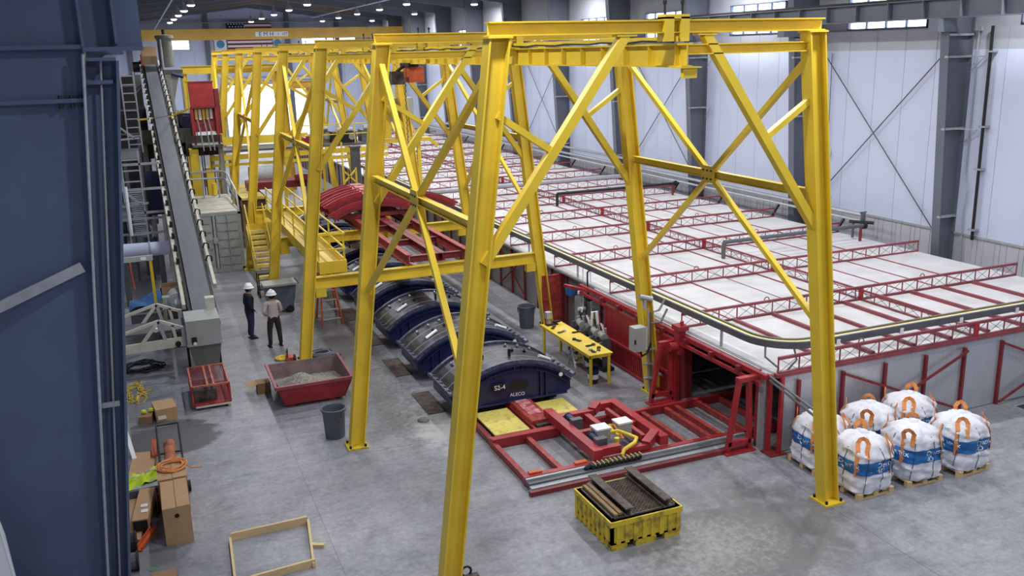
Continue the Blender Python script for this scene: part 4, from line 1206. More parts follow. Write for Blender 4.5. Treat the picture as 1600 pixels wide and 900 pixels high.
def make_bag(seed):
    t = thing('bulk_bag', 'x', 'bag', (0, 0, 0), 'white bulk bags standing on pallets')
    n = 56
    def surf(z0, z1, m, off=0.0, cap=False):
        b = MB(); vs = []
        for j in range(m+1):
            z = z0+(z1-z0)*j/m
            for k in range(n):
                vs.append(bag_pt(z, 2*pi*k/n, seed, off))
        fs = [(j*n+k, j*n+(k+1) % n, (j+1)*n+(k+1) % n, (j+1)*n+k) for j in range(m) for k in range(n)]
        if cap:
            fs += [tuple(range(n-1, -1, -1)), tuple(range(m*n, m*n+n))]
        return b.add(vs, fs)
    sk = build(surf(0.0, 1.10, 30, 0, True), 'sack', 'bag', t, smooth=True)
    bd = build(surf(0.40, 0.68, 10, 0.006), 'printed_band', 'bag_blue', t, smooth=True)
    # spout tuft
    build(MB().lathe([(0.14, 0), (0.10, 0.04), (0.07, 0.07), (0.02, 0.085)], 9, (0.03, 0.02, 0.13+1.07)), 'filling_spout', 'bag', t, smooth=True)
    for q, th0 in enumerate((pi/4, 3*pi/4, 5*pi/4, 7*pi/4)):
        th = th0+0.12*sin(seed+q)
        pts = [bag_pt(z, th-0.16, seed, 0.012) for z in (0.36, 0.5, 0.64, 0.78, 0.9)]
        c, s = cos(th), sin(th)
        e = bag_pt(0.93, th, seed, 0.0)
        lean = 0.10*sin(seed*2+q)
        for k in range(1, 6):
            a = pi*k/6
            pts.append((e[0]+0.12*cos(a)*(s)+c*lean*sin(a)-0.03*c, e[1]-0.12*cos(a)*c+s*lean*sin(a)-0.03*s, e[2]+0.20*sin(a)))
        pts += [bag_pt(z, th+0.16, seed, 0.012) for z in (0.9, 0.78)]
        build(MB().strip(pts, 0.088, side=(-s, c, 0.0) if False else (-s, c, 0.05), th=0.01), 'lifting_loop', 'strap_orange', t)
    for q in range(8):
        th = 2*pi*q/8+0.18*sin(seed*3+q)
        build(MB().path([bag_pt(z, th+0.05*sin(z*4+q), seed, 0.008) for z in [0.02+0.1*k for k in range(10)]], 0.007, 5), 'tie_cord', 'cord', t)
    # print on two faces
    for face in (-pi/2, -pi, 0):
        for txt, size, du, zc in (('Dramix', 0.155, 0.05, 0.59), ('4D', 0.15, -0.09, 0.465)):
            o = text_obj(txt, 'lettering', 'white', bd, size, (0, 0, 0), (0, 0, 0), 0.0005)
            me = o.data
            for v in me.vertices:
                u, w = v.co.x+du+0.10, v.co.y
                th = face+u/0.52
                p = bag_pt(zc+w, th, seed, 0.0105 if v.co.z >= 0 else 0.0095)
                v.co = p
    return t
bags = [
    (13.12, 13.22, 'white bulk bag on a pallet just right of the near gantry leg, front row'),
    (14.45, 13.20, 'white bulk bag on a pallet in the middle of the front row'),
    (15.72, 13.12, 'white bulk bag on a pallet at the right end of the front row'),
    (13.10, 14.42, 'white bulk bag on a pallet partly behind the near gantry leg, back row'),
    (14.42, 14.40, 'white bulk bag in the middle of the back row, overlapped by the front bags'),
    (15.62, 14.45, 'white bulk bag at the right end of the back row against the silver wall'),
]
plab = ['pale wooden pallet under the front left bulk bag', 'pale wooden pallet under the front middle bulk bag', 'pale wooden pallet under the front right bulk bag',
        'pale wooden pallet under the back left bulk bag', 'pale wooden pallet under the back middle bulk bag', 'pale wooden pallet under the back right bulk bag']
pal0 = thing('wooden_pallet', plab[0], 'pallet', (0, 0, 0), 'pallets under the bulk bags')
pallet_parts(pal0)
bsrc = [make_bag(1.0), make_bag(2.7), make_bag(4.1)]
for k, (x, y, lab) in enumerate(bags):
    b = bsrc[k] if k < 3 else copy_tree(bsrc[k-3])
    place(b, (x, y, 0.0), (0.02, -0.04, 0.05, -0.06, 0.04, 0.0)[k], lab)
    p = pal0 if k == 0 else copy_tree(pal0)
    place(p, (x, y, 0.0), (0.02, -0.04, 0.05, -0.06, 0.04, 0.0)[k], plab[k])

# ================================================================== YELLOW TOTE WITH BEAMS
to = thing('spill_tote', 'battered yellow plastic tote with fork pockets standing in the foreground', 'container', (7.95, 13.9, 0))
TX0, TX1, TY0, TY1, TH = 7.22, 8.70, 13.16, 14.62, 0.60
b = MB()
b.box(TX0, TX0+0.06, TY0, TY1, 0.12, TH).box(TX1-0.06, TX1, TY0, TY1, 0.12, TH).box(TX0, TX1, TY0, TY0+0.06, 0.12, TH).box(TX0, TX1, TY1-0.06, TY1, 0.12, TH).box(TX0, TX1, TY0, TY1, 0.12, 0.16)
build(b, 'shell', 'yellow_worn', to)
for a, c in ((TX0, TX0+0.34), (TX0+0.52, TX1-0.52), (TX1-0.34, TX1)):
    build(MB().box(a, c, TY0, TY1, 0.0, 0.12), 'foot', 'yellow_worn', to)
build(MB().box(TX0-0.03, TX1+0.03, TY0-0.03, TY1+0.03, TH-0.10, TH).box(TX0+0.05, TX1-0.05, TY0+0.05, TY1-0.05, TH-0.101, TH-0.02), 'rim', 'yellow_worn', to)
for k in range(8):
    x = TX0+0.1+k*0.184
    build(MB().box(x, x+0.09, TY0-0.02, TY0, 0.125, TH-0.1), 'side_rib', 'yellow_worn', to)
    y = TY0+0.1+k*0.182
    build(MB().box(TX0-0.02, TX0, y, y+0.09, 0.02, TH-0.1), 'side_rib', 'yellow_worn', to)
gr = thing('steel_grating', 'black expanded steel grating lying on top of the yellow tote', 'grating', (7.95, 13.9, TH))
b = MB()
for k in range(-16, 17):
    for sgn in (-1, 1):
        # clipped diagonal bars
        x0, y0, x1, y1 = TX0+0.08, TY0+0.08, TX1-0.08, TY1-0.08
        cx = (x0+x1)/2+k*0.085
        ya, yb = y0, y1
        h = (y1-y0)/2
        xa, xb = cx-sgn*h, cx+sgn*h
        pa, pb = [xa, ya], [xb, yb]
        def clip(p, q):
            d = (q[0]-p[0])
            t0, t1 = 0.0, 1.0
            lo, hi = ((x0-p[0])/d, (x1-p[0])/d)
            if lo > hi: lo, hi = hi, lo
            t0, t1 = max(t0, lo), min(t1, hi)
            return (t0, t1) if t1 > t0+0.02 else None
        c_ = clip(pa, pb)
        if c_:
            f = lambda t: (pa[0]+(pb[0]-pa[0])*t, pa[1]+(pb[1]-pa[1])*t, TH+0.012)
            b.beam(f(c_[0]), f(c_[1]), 0.018, 0.02)
build(b, 'mesh_bars', 'rust', gr)['kind'] = 'stuff'
build(MB().box(TX0+0.06, TX1-0.06, TY0+0.06, TY0+0.09, TH, TH+0.03).box(TX0+0.06, TX1-0.06, TY1-0.09, TY1-0.06, TH, TH+0.03).box(TX0+0.06, TX0+0.09, TY0+0.06, TY1-0.06, TH, TH+0.03).box(TX1-0.09, TX1-0.06, TY0+0.06, TY1-0.06, TH, TH+0.03), 'mesh_frame', 'rust', gr)
build(MB().box(TX0+0.07, TX1-0.07, TY0+0.07, TY1-0.07, TH-0.02, TH-0.005), 'backing_sheet', 'grey_dark', gr)
for x, lab in ((7.62, 'short grey steel I-beam on the left of the tote top'), (8.44, 'short grey steel I-beam on the right of the tote top')):
    s_ = thing('steel_beam', lab, 'beam', (x, 13.9, TH), 'two beams lying on the yellow tote')
    for z0 in (TH+0.03, TH+0.17):
        build(MB().box(x-0.09, x+0.09, TY0+0.02, TY1+0.08, z0, z0+0.02), 'flange', 'rust', s_)
    build(MB().box(x-0.012, x+0.012, TY0+0.02, TY1+0.08, TH+0.05, TH+0.17), 'web', 'rust', s_)
for k in range(2):
    tag(build(MB().box(7.34+0.09*k, 7.415+0.09*k, TY0+0.1, TY1-0.05, TH+0.03+0.02*k, TH+0.08+0.02*k), 'wood_plank', 'wood_old'), ('outer', 'inner')[k]+' brown wooden plank beside the left beam on the tote', 'plank', 'planks on the yellow tote')

# ================================================================== YELLOW WORK TABLE
tb = thing('work_table', 'long yellow steel work table beside the curing chamber', 'table', (11.1, 22.5, 0))
TA, TB_, TC, TD = 10.74, 11.46, 20.85, 24.12
build(MB().box(TA, TB_, TC, TD, 0.87, 0.90), 'table_top', 'yellow', tb)
build(MB().box(TA+0.02, TB_-0.02, TC+0.02, TC+0.05, 0.80, 0.87).box(TA+0.02, TA+0.05, TC+0.02, TD-0.02, 0.80, 0.87).box(TB_-0.05, TB_-0.02, TC+0.02, TD-0.02, 0.80, 0.87), 'apron', 'yellow', tb)
for x in (TA+0.08, TB_-0.08):
    for y in (TC+0.08, 22.7 if x > 11 else 23.1, TD-0.1):
        if y == 23.1: continue
        build(MB().cyl((x, y), 0.045, 0, 0.87, 12), 'leg', 'yellow', tb, smooth=True)
items = [(10.95, 23.6, 'black wrench lying near the far end of the yellow table'), (10.98, 23.1, 'grey clamp on the yellow table'), (11.05, 22.2, 'dark brown fitting in the middle of the yellow table'),
         (11.15, 21.6, 'black bracket on the near half of the yellow table'), (11.0, 21.15, 'black ring tool at the near end of the yellow table'), (11.22, 21.2, 'dark bolt set at the near right corner of the yellow table'), (11.36, 22.9, 'dark handle at the right edge of the yellow table')]
for k, (x, y, lab) in enumerate(items):
    t = thing('hand_tool', lab, 'tool', (x, y, 0.90), 'small tools on the yellow table')
    a = rnd.uniform(0, pi)
    build(MB().beam((x-0.13*cos(a), y-0.13*sin(a), 0.92), (x+0.13*cos(a), y+0.13*sin(a), 0.92), 0.05, 0.035), 'shaft', ('black', 'grey_dark', 'rust')[k % 3], t)
    build(MB().tube((x+0.12*cos(a), y+0.12*sin(a), 0.902), (x+0.12*cos(a), y+0.12*sin(a), 0.95), 0.055, 10), 'head', ('rust', 'galv', 'black')[k % 3], t)
    build(MB().beam((x-0.05*sin(a), y+0.05*cos(a), 0.915), (x-0.12*cos(a)-0.06*sin(a), y-0.12*sin(a)+0.06*cos(a), 0.915), 0.03, 0.025), 'jaw', 'black', t)
vi = thing('bench_vise', 'grey bench fixture on a dark base at the far end of the yellow table', 'vise', (11.0, 24.0, 0.9))
build(MB().box(10.86, 11.22, 23.85, 24.05, 0.90, 0.95), 'base', 'black', vi)
build(MB().cyl((10.95, 23.95), 0.07, 0.95, 1.16, 12), 'column', 'grey', vi)
build(MB().box(10.85, 11.02, 23.86, 24.04, 1.12, 1.32), 'head', 'galv', vi)
build(MB().tube((11.1, 23.95, 0.98), (11.32, 23.95, 0.98), 0.04, 8), 'handle', 'black', vi)
# valve and motor assembly behind the table
va = thing('valve_manifold', 'tangle of grey valves, motors and hoses standing behind the yellow table', 'machine', (11.9, 22.6, 0))
build(MB().box(11.62, 11.98, 21.7, 24.0, 0.0, 0.10), 'skid', 'black', va)
build(MB().box(11.66, 11.94, 21.8, 23.9, 0.5, 0.58), 'shelf', 'grey_dark', va)
for y in (21.85, 23.85): build(MB().box(11.68, 11.92, y-0.04, y+0.04, 0.1, 0.95), 'upright', 'grey_dark', va)
for k, y in enumerate((22.0, 22.45, 22.9, 23.4)):
    build(MB().tube((11.75, y-0.14, 0.98), (11.82, y+0.22, 0.98), 0.11, 12), 'motor', ('galv', 'grey', 'grey_dark', 'galv')[k], va, smooth=True)
    build(MB().cyl((11.86, y+0.05), 0.05, 0.6, 1.2, 8), 'valve', ('grey', 'galv')[k % 2], va)
    build(MB().path([(11.8, y, 1.1), (11.75, y+0.1, 1.35), (11.9, y+0.25, 1.25), (11.9, y+0.2, 0.8)], 0.02, 6), 'hose', ('white', 'black')[k % 2], va)
build(MB().path([(11.8, 22.8, 0.9), (11.82, 22.75, 1.5), (11.9, 22.65, 1.55), (11.95, 22.6, 0.9)], 0.045, 8), 'duct', 'white', va, smooth=True)
for k in range(10):
    y = 21.8+0.22*k
    build(MB().tube((11.62, y, 0.62+0.12*(k % 3)), (11.92, y+0.1, 0.66+0.1*(k % 3)), 0.04+0.012*(k % 2), 8), 'fitting', ('black', 'grey', 'rust')[k % 3], va)
bu = thing('bucket', 'dark blue plastic bucket under the near end of the yellow table', 'bucket', (10.98, 21.1, 0))
build(MB().lathe([(0.13, 0.0), (0.17, 0.40), (0.18, 0.40), (0.18, 0.43), (0.155, 0.43), (0.12, 0.03)], 18, (10.98, 21.1, 0)), 'pail', 'navy', bu, smooth=True)
build(MB().path([(10.98+0.18*cos(a), 21.1, 0.40+0.0-0.14*abs(sin(a))) for a in [pi*k/10 for k in range(11)]], 0.008, 5), 'handle', 'galv', bu)
build(MB().lathe([(0.152, 0.14), (0.162, 0.28)], 18, (10.98, 21.1, 0), True), 'label_band', 'white', bu)
ss = thing('step_stool', 'white folding step stool under the yellow table', 'stool', (11.2, 22.6, 0))
for x in (11.06, 11.36):
    build(MB().beam((x, 22.35, 0), (x, 22.62, 0.62), 0.03, 0.05), 'side_rail', 'white', ss)
    build(MB().beam((x, 22.85, 0), (x, 22.62, 0.62), 0.03, 0.04), 'rear_leg', 'galv', ss)
for z in (0.16, 0.32, 0.48): build(MB().box(11.06, 11.36, 22.35+z*0.43-0.05, 22.35+z*0.43+0.09, z-0.012, z+0.012), 'step', 'white', ss)

# electrical cabinet on the gantry leg
eb = thing('electrical_box', 'pale grey electrical enclosure fixed to the right gantry leg by the red door', 'cabinet', (11.52, 19.5, 1.4))
build(MB().box(11.26, 11.60, 19.32, 19.62, 1.38, 2.02), 'enclosure', 'grey', eb)
build(MB().box(11.60, 11.64, 19.34, 19.60, 1.40, 2.0), 'door_panel', 'cream_white', eb)
build(MB().box(11.25, 11.29, 19.30, 19.33, 1.6, 1.72), 'latch', 'black', eb)
build(MB().path([(11.5, 19.45, 1.38), (11.55, 19.45, 1.2), (11.75, 19.5, 1.25), (11.85, 19.5, 1.5)], 0.03, 6), 'cable', 'black', eb)
build(MB().path([(11.85, 19.62, 0.1), (11.82, 19.62, 2.4)], 0.025, 6), 'conduit_pipe', 'galv', eb)
build(MB().path([(11.95, 19.62, 0.1), (11.9, 19.62, 2.3), (12.2, 19.7, 2.3), (12.5, 19.9, 2.5)], 0.03, 6), 'conduit_pipe', 'grey_dark', eb)
build(MB().path([(11.9, 19.62, 2.0), (12.2, 19.6, 2.0), (12.45, 19.7, 2.3)], 0.03, 6), 'conduit_pipe', 'grey_dark', eb)
build(MB().tube((11.6, 19.7, 2.75), (11.95, 19.65, 2.65), 0.07, 10), 'beacon', 'galv', eb)
build(MB().tube((11.75, 19.68, 2.4), (11.75, 19.68, 2.7), 0.05, 8), 'beacon_stem', 'galv', eb)
for z in (0.5, 0.9, 1.3): build(MB().box(11.72, 12.02, 19.55, 19.67, z-0.02, z+0.02), 'conduit_clip', 'galv', eb)
# silver pipe from the chamber corner to the gantry leg
spx = thing('brace_pipe', 'twin grey pipes slanting from the chamber corner to the near gantry leg', 'pipe', (12.1, 14.4, 1.5))
for dz in (0, -0.09):
    build(MB().tube((12.4, 15.35, 1.86+dz), (11.95, 13.2, 1.86+dz*1.4-0.02), 0.028, 8), 'pipe', 'grey_dark', spx)
build(MB().box(11.88, 12.0, 13.18, 13.24, 1.72, 1.88), 'clamp', 'white', spx)

# ================================================================== BINS, DUMPSTER, LADDER
def make_can(label, loc, rot=0.0):
    t = thing('trash_can', label, 'trash can', (0, 0, 0), 'round grey trash cans')
    build(MB().lathe([(0.23, 0.0), (0.235, 0.02), (0.27, 0.62), (0.285, 0.66), (0.30, 0.70), (0.30, 0.74), (0.275, 0.74), (0.255, 0.62), (0.22, 0.04)], 28), 'barrel', 'plastic_grey', t, smooth=True)
    build(MB().lathe([(0.300, 0.70), (0.315, 0.72), (0.315, 0.75), (0.295, 0.76), (0.275, 0.74)], 28, (0, 0, 0), True), 'rim', 'plastic_grey', t, smooth=True)
    for s in (-1, 1):
        a = -pi/2 if s < 0 else pi/2
        build(MB().path([(0.07*u, s*(0.285), 0.68-zz) for u, zz in ((-1, 0), (-1, 0.14), (1, 0.14), (1, 0))], 0.016, 6), 'handle', 'plastic_grey', t)
    for k in range(8):
        a = 2*pi*k/8
        build(MB().beam((0.236*cos(a), 0.236*sin(a), 0.03), (0.268*cos(a), 0.268*sin(a), 0.6), 0.018, 0.012), 'rib', 'plastic_grey', t)
    place(t, loc, rot)
    return t
c0 = make_can('dark grey round trash can beside the second left gantry leg', (3.66, 20.62, 0), 0.3)
place(copy_tree(c0), (11.42, 26.75, 0), 0.9, 'dark grey round trash can in front of the open red door')
build(MB().lathe([(0.17, 0.5), (0.1, 0.58), (0.02, 0.6)], 12, (0, 0, 0)), 'bin_bag', 'black', c0)

wb_ = thing('wheelie_bin', 'dark wheeled tilt cart bin with pale lid behind the two people', 'bin', (4.2, 32.7, 0))
prof = [(-0.42, 0.15), (0.42, 0.15), (0.56, 1.02), (-0.56, 1.02)]
build(MB().prism([(4.2+a, b) for a, b in prof], 'y', 32.35, 33.05), 'tub', 'plastic_grey', wb_)
build(MB().box(3.60, 4.82, 32.28, 33.12, 1.02, 1.09), 'lid', 'grey', wb_)
build(MB().tube((4.82, 32.35, 1.06), (4.82, 33.05, 1.06), 0.04, 8), 'handle', 'black', wb_)
for x in (3.95, 4.5):
    build(MB().tube((x, 32.3, 0.13), (x, 32.42, 0.13), 0.13, 14), 'wheel', 'black', wb_)
    build(MB().tube((x, 32.98, 0.13), (x, 33.1, 0.13), 0.13, 14), 'wheel', 'black', wb_)
kt = thing('tool_cart', 'small black wheeled cart in front of the yellow stair', 'cart', (4.0, 35.2, 0))
for x in (3.75, 4.3):
    for y in (34.9, 35.5):
        build(MB().beam((x, y, 0.08), (x, y, 0.95), 0.04, 0.04), 'post', 'black', kt)
        build(MB().tube((x-0.03, y, 0.07), (x+0.03, y, 0.07), 0.07, 10), 'castor', 'black', kt)
for z in (0.3, 0.92): build(MB().box(3.72, 4.33, 34.87, 35.53, z, z+0.04), 'shelf', 'black', kt)

du = thing('dump_hopper', 'red steel dump hopper half full of grey aggregate', 'hopper', (3.6, 23.8, 0))
RX0, RX1, RY0, RY1 = 2.62, 4.62, 22.80, 24.72
B0, B1, B2, B3 = 2.80, 4.44, 22.98, 24.45
zt, zb = 0.62, 0.10
def hop_wall(pa, pb, pc, pd, th=0.03):
    return MB().hexa([pa, pb, (pb[0], pb[1]+th, pb[2]), (pa[0], pa[1]+th, pa[2]), pd, pc, (pc[0], pc[1]+th, pc[2]), (pd[0], pd[1]+th, pd[2])])
build(MB().add([(B0, B2, zb), (B1, B2, zb), (RX1, RY0, zt), (RX0, RY0, zt), (B0, B2+0.03, zb), (B1, B2+0.03, zb), (RX1-0.03, RY0+0.04, zt), (RX0+0.03, RY0+0.04, zt)], [(0, 1, 2, 3), (5, 4, 7, 6), (0, 4, 5, 1), (3, 2, 6, 7), (0, 3, 7, 4), (1, 5, 6, 2)]), 'front_wall', 'red', du)
build(MB().add([(B0, B3, zb), (B1, B3, zb), (RX1, RY1, zt+0.08), (RX0, RY1, zt+0.08), (B0, B3-0.03, zb), (B1, B3-0.03, zb), (RX1-0.03, RY1-0.04, zt+0.08), (RX0+0.03, RY1-0.04, zt+0.08)], [(0, 1, 2, 3), (5, 4, 7, 6), (0, 4, 5, 1), (3, 2, 6, 7), (0, 3, 7, 4), (1, 5, 6, 2)]), 'back_wall', 'hopper_in', du)
for xb, xt, s in ((B0, RX0, 1), (B1, RX1, -1)):
    build(MB().add([(xb, B2, zb), (xb, B3, zb), (xt, RY1, zt+0.08), (xt, RY0, zt), (xb+s*0.03, B2, zb), (xb+s*0.03, B3, zb), (xt+s*0.04, RY1, zt+0.08), (xt+s*0.04, RY0, zt)], [(0, 1, 2, 3), (5, 4, 7, 6), (0, 4, 5, 1), (3, 2, 6, 7), (0, 3, 7, 4), (1, 5, 6, 2)]), 'side_wall', 'hopper_in', du)
build(MB().box(B0, B1, B2, B3, zb-0.02, zb+0.02), 'bottom', 'maroon', du)
build(MB().box(RX0-0.03, RX1+0.03, RY0-0.03, RY0+0.05, zt-0.02, zt+0.06), 'rim_bar', 'rail_red', du)
build(MB().beam((RX0, RY0, zt+0.02), (RX0, RY1, zt+0.1), 0.07, 0.07), 'rim_bar', 'rail_red', du)
build(MB().beam((RX1, RY0, zt+0.02), (RX1, RY1, zt+0.1), 0.07, 0.07), 'rim_bar', 'rail_red', du)
for x in (3.0, 4.1): build(MB().box(x-0.1, x+0.1, B2+0.05, B3, 0.0, 0.09), 'skid', 'maroon', du)
ag = MB(); N_ = 22
vs = []
for j in range(N_+1):
    for i in range(N_+1):
        u, w = i/N_, j/N_
        x = 2.76+u*1.76; y = 22.92+w*1.6
        z = 0.42+0.36*math.exp(-((u-0.34)**2/0.07+(w-0.34)**2/0.14))+0.1*math.exp(-((u-0.85)**2/0.05+(w-0.2)**2/0.1))+0.012*sin(i*2.1+j*3.3)+0.012*sin(i*5.1-j*1.7)-0.12*w
        vs.append((x, y, max(z, 0.14)))
ag.add(vs, [(j*(N_+1)+i, j*(N_+1)+i+1, (j+1)*(N_+1)+i+1, (j+1)*(N_+1)+i) for j in range(N_) for i in range(N_)])
tag(build(ag, 'aggregate_heap', 'gravel', None, smooth=True), 'heap of grey gravel lying in the red dump hopper', 'gravel', kind='stuff')

la = thing('step_ladder', 'orange fibreglass step ladder under the yellow lower beam', 'ladder', (5.5, 30.3, 0))
for s, x0, x1 in ((-1, 5.20, 5.33), (1, 5.90, 5.72)):
    build(MB().beam((x0, 30.05, 0), (x1, 30.55, 1.72), 0.05, 0.08), 'side_rail', 'orange', la)
    build(MB().beam((x0, 31.15, 0), (x1, 30.65, 1.72), 0.05, 0.06), 'rear_rail', 'orange', la)
for k in range(5):
    f = (k+0.6)/5.4
    build(MB().box(5.22+0.12*f, 5.88-0.16*f, 30.0+0.5*f, 30.1+0.5*f, 1.72*f-0.015, 1.72*f+0.015), 'step', 'galv', la)
build(MB().box(5.3, 5.75, 30.5, 30.7, 1.72, 1.76), 'top_cap', 'orange', la)

# ================================================================== LEFT: BATCHING PLANT
# inclined belt conveyor
cv = thing('belt_conveyor', 'long inclined belt conveyor rising along the left side to the batching tower', 'conveyor', (1.33, 27.5, 0))
A, B = Vector((1.30, 27.4, 1.42)), Vector((1.33, 59.0, 8.95))
D = (B-A).normalized()
build(MB().beam(A, B, 0.62, 0.05), 'belt', 'belt', cv)
for s in (-1, 1):
    off = Vector((s*0.52, 0, -0.06))
    build(MB().beam(A+off+D*(2.4 if s > 0 else 1.2), B+off, 0.10, 0.16), 'side_rail', 'cream_white', cv)
    off = Vector((s*0.36, 0, -0.10))
    build(MB().beam(A+off, B+off, 0.12, 0.10), 'skirt', 'black', cv)
IB = A+D*4.2
ip = build(MB().cbox((A.x-0.46, IB.y, IB.z+0.10), (0.10, 0.22, 0.20)), 'idler_bracket', 'black', cv)
ip2 = build(MB().path([(A.x+0.42, IB.y, IB.z+0.0), (A.x+0.50, IB.y, IB.z+0.18), (A.x+0.62, IB.y, IB.z+0.14), (A.x+0.62, IB.y, IB.z-0.04)], 0.03, 6), 'idler_bracket', 'black', cv)
n = 26
for k in range(1, n):
    o = D*(27.4*k/n)
    piece(ip, cv, o); piece(ip2, cv, o)
for f in (0.22, 0.38, 0.61):
    P = A+(B-A)*f
    for s in (-1, 1):
        build(MB().beam((P.x+s*0.5, P.y, 0), (P.x+s*0.5, P.y, P.z-0.1), 0.10, 0.10), 'support_leg', 'grey', cv)
    build(MB().beam((P.x-0.5, P.y, P.z*0.5), (P.x+0.5, P.y, P.z*0.5), 0.06, 0.06), 'leg_tie', 'grey', cv)
hd_ = build(MB().prism([(58.0, 8.6), (60.0, 8.6), (60.2, 9.3), (59.2, 9.75), (58.0, 9.2)], 'x', 0.95, 1.75), 'head_chute', 'wood_old', cv)
build(MB().tube((0.4, 58.4, 8.6), (0.95, 58.4, 8.6), 0.3, 12), 'head_motor', 'black', cv)
build(MB().box(0.86, 0.95, 58.0, 59.2, 8.0, 9.3), 'chute_side', 'red_worn', cv)
# tail hopper
hp = thing('tail_hopper', 'pale grey sheet steel hopper at the foot of the inclined conveyor', 'hopper', (1.15, 26.8, 0.3))
build(MB().box(0.70, 1.64, 26.3, 27.5, 1.05, 1.78), 'hopper_box', 'grey', hp)
build(MB().add([(0.72, 26.32, 1.05), (1.62, 26.32, 1.05), (1.62, 27.4, 1.05), (0.72, 27.4, 1.05), (0.86, 26.5, 0.32), (1.50, 26.5, 0.32), (1.50, 27.2, 0.32), (0.86, 27.2, 0.32)], [(0, 1, 2, 3), (4, 7, 6, 5), (0, 4, 5, 1), (1, 5, 6, 2), (2, 6, 7, 3), (3, 7, 4, 0)]), 'hopper_cone', 'olive', hp)
build(MB().box(0.68, 1.66, 26.28, 26.31, 1.03, 1.09), 'seam', 'galv', hp)
build(MB().box(0.82, 0.96, 26.26, 26.30, 1.12, 1.30), 'data_plate', 'black', hp)
build(MB().tube((0.90, 26.24, 1.12), (0.90, 26.30, 1.12), 0.05, 8), 'switch', 'white', hp)
build(MB().box(1.36, 1.62, 27.5, 27.8, 1.3, 2.1), 'rear_post', 'cream_white', hp)
for x in (0.72, 1.6):
    build(MB().beam((x, 27.35, 0), (x, 27.35, 1.1), 0.07, 0.07), 'leg', 'black', hp)
# red mesh cage on castors
cg = thing('mesh_cage', 'rusty red mesh cage trolley on pale castor bars', 'cage', (1.05, 24.6, 0))
X0, X1, Y0, Y1, Z0, Z1 = 0.60, 1.54, 23.85, 25.50, 0.14, 0.66
for (a, b_) in (((X0, Y0), (X1, Y0)), ((X1, Y0), (X1, Y1)), ((X1, Y1), (X0, Y1)), ((X0, Y1), (X0, Y0))):
    for z in (Z0, Z1):
        build(MB().beam((*a, z), (*b_, z), 0.045, 0.045), 'frame_bar', 'orange_worn' if z == Z1 else 'red_worn', cg)
for x in (X0, X1):
    for y in (Y0, Y1):
        build(MB().beam((x, y, Z0), (x, y, Z1), 0.045, 0.045), 'frame_post', 'red_worn', cg)
for x in (1.0, 1.16): build(MB().beam((x, Y0, Z1), (x, Y1, Z1), 0.05, 0.03), 'lid_bar', 'orange_worn', cg)
b = MB()
for k in range(17): b.beam((X0+0.055*k+0.02, Y0, Z1-0.02), (X0+0.055*k+0.02, Y1, Z1-0.02), 0.008, 0.008)
for k in range(28): b.beam((X0, Y0+0.058*k+0.03, Z1-0.02), (X1, Y0+0.058*k+0.03, Z1-0.02), 0.008, 0.008)
for k in range(28): b.beam((X0, Y0+0.058*k+0.03, Z0), (X0, Y0+0.058*k+0.03, Z1), 0.008, 0.008)
for k in range(28): b.beam((X1, Y0+0.058*k+0.03, Z0), (X1, Y0+0.058*k+0.03, Z1), 0.008, 0.008)
build(b, 'mesh', 'maroon', cg)['kind'] = 'stuff'
build(MB().box(X0, X1, Y0, Y1, Z0-0.01, Z0+0.02), 'floor_sheet', 'maroon', cg)
build(MB().box(X0+0.05, X0+0.62, Y0+0.2, Y0+1.1, Z0+0.02, Z0+0.34), 'parts_tray', 'rust', cg)
build(MB().box(X0+0.05, X1-0.02, Y0-0.03, Y0+0.03, 0.07, 0.12), 'castor_bar', 'cream_white', cg)
for x in (X0+0.1, X1-0.1):
    for y in (Y0+0.05, Y1-0.05):
        build(MB().tube((x-0.02, y, 0.06), (x+0.02, y, 0.06), 0.06, 10), 'castor', 'black', cg)
# short feeder conveyor with truss sides
fd = thing('feeder_conveyor', 'short feeder conveyor with white truss sides joining the tail hopper from the left', 'conveyor', (-0.2, 27.2, 0))
build(MB().box(-1.5, 0.72, 26.95, 28.1, 1.34, 1.42), 'belt', 'grey_dark', fd)
build(MB().tube((0.72, 26.95, 1.34), (0.72, 28.1, 1.34), 0.12, 12), 'belt_drum', 'black', fd)
for y, nm in ((26.55, 'near'), (28.5, 'far')):
    tz = 1.84
    t_ = build(MB().beam((-1.5, y, tz-0.42), (0.0, y, tz), 0.08, 0.08), 'truss_chord', 'cream_white', fd)
    build(MB().beam((0.0, y, tz), (0.62, y, tz-0.28), 0.08, 0.08), 'truss_chord', 'cream_white', fd)
    build(MB().beam((-1.5, y, 1.10), (0.66, y, 1.16), 0.10, 0.26), 'truss_web', 'cream_white', fd)
    build(MB().beam((0.0, y, tz), (-0.55, y, 1.16), 0.09, 0.09), 'truss_diagonal', 'cream_white', fd)
    build(MB().beam((0.0, y, tz), (0.14, y, 1.2), 0.09, 0.09), 'truss_diagonal', 'grey', fd)
    build(MB().beam((0.35, y, tz-0.16), (0.42, y, 1.2), 0.08, 0.08), 'truss_diagonal', 'cream_white', fd)
    build(MB().box(0.58, 0.70, y-0.08, y+0.08, 1.02, 1.6), 'end_plate', 'grey', fd)
build(MB().tube((0.45, 26.42, 1.12), (0.45, 26.5, 1.12), 0.08, 10), 'bearing', 'black', fd)
build(MB().tube((-0.1, 26.8, 1.5), (-0.1, 27.0, 1.5), 0.06, 8), 'roller', 'white', fd)
for x in (-1.3, 0.3):
    for y in (26.7, 28.4): build(MB().beam((x, y, 0), (x, y, 1.05), 0.08, 0.08), 'leg', 'grey', fd)
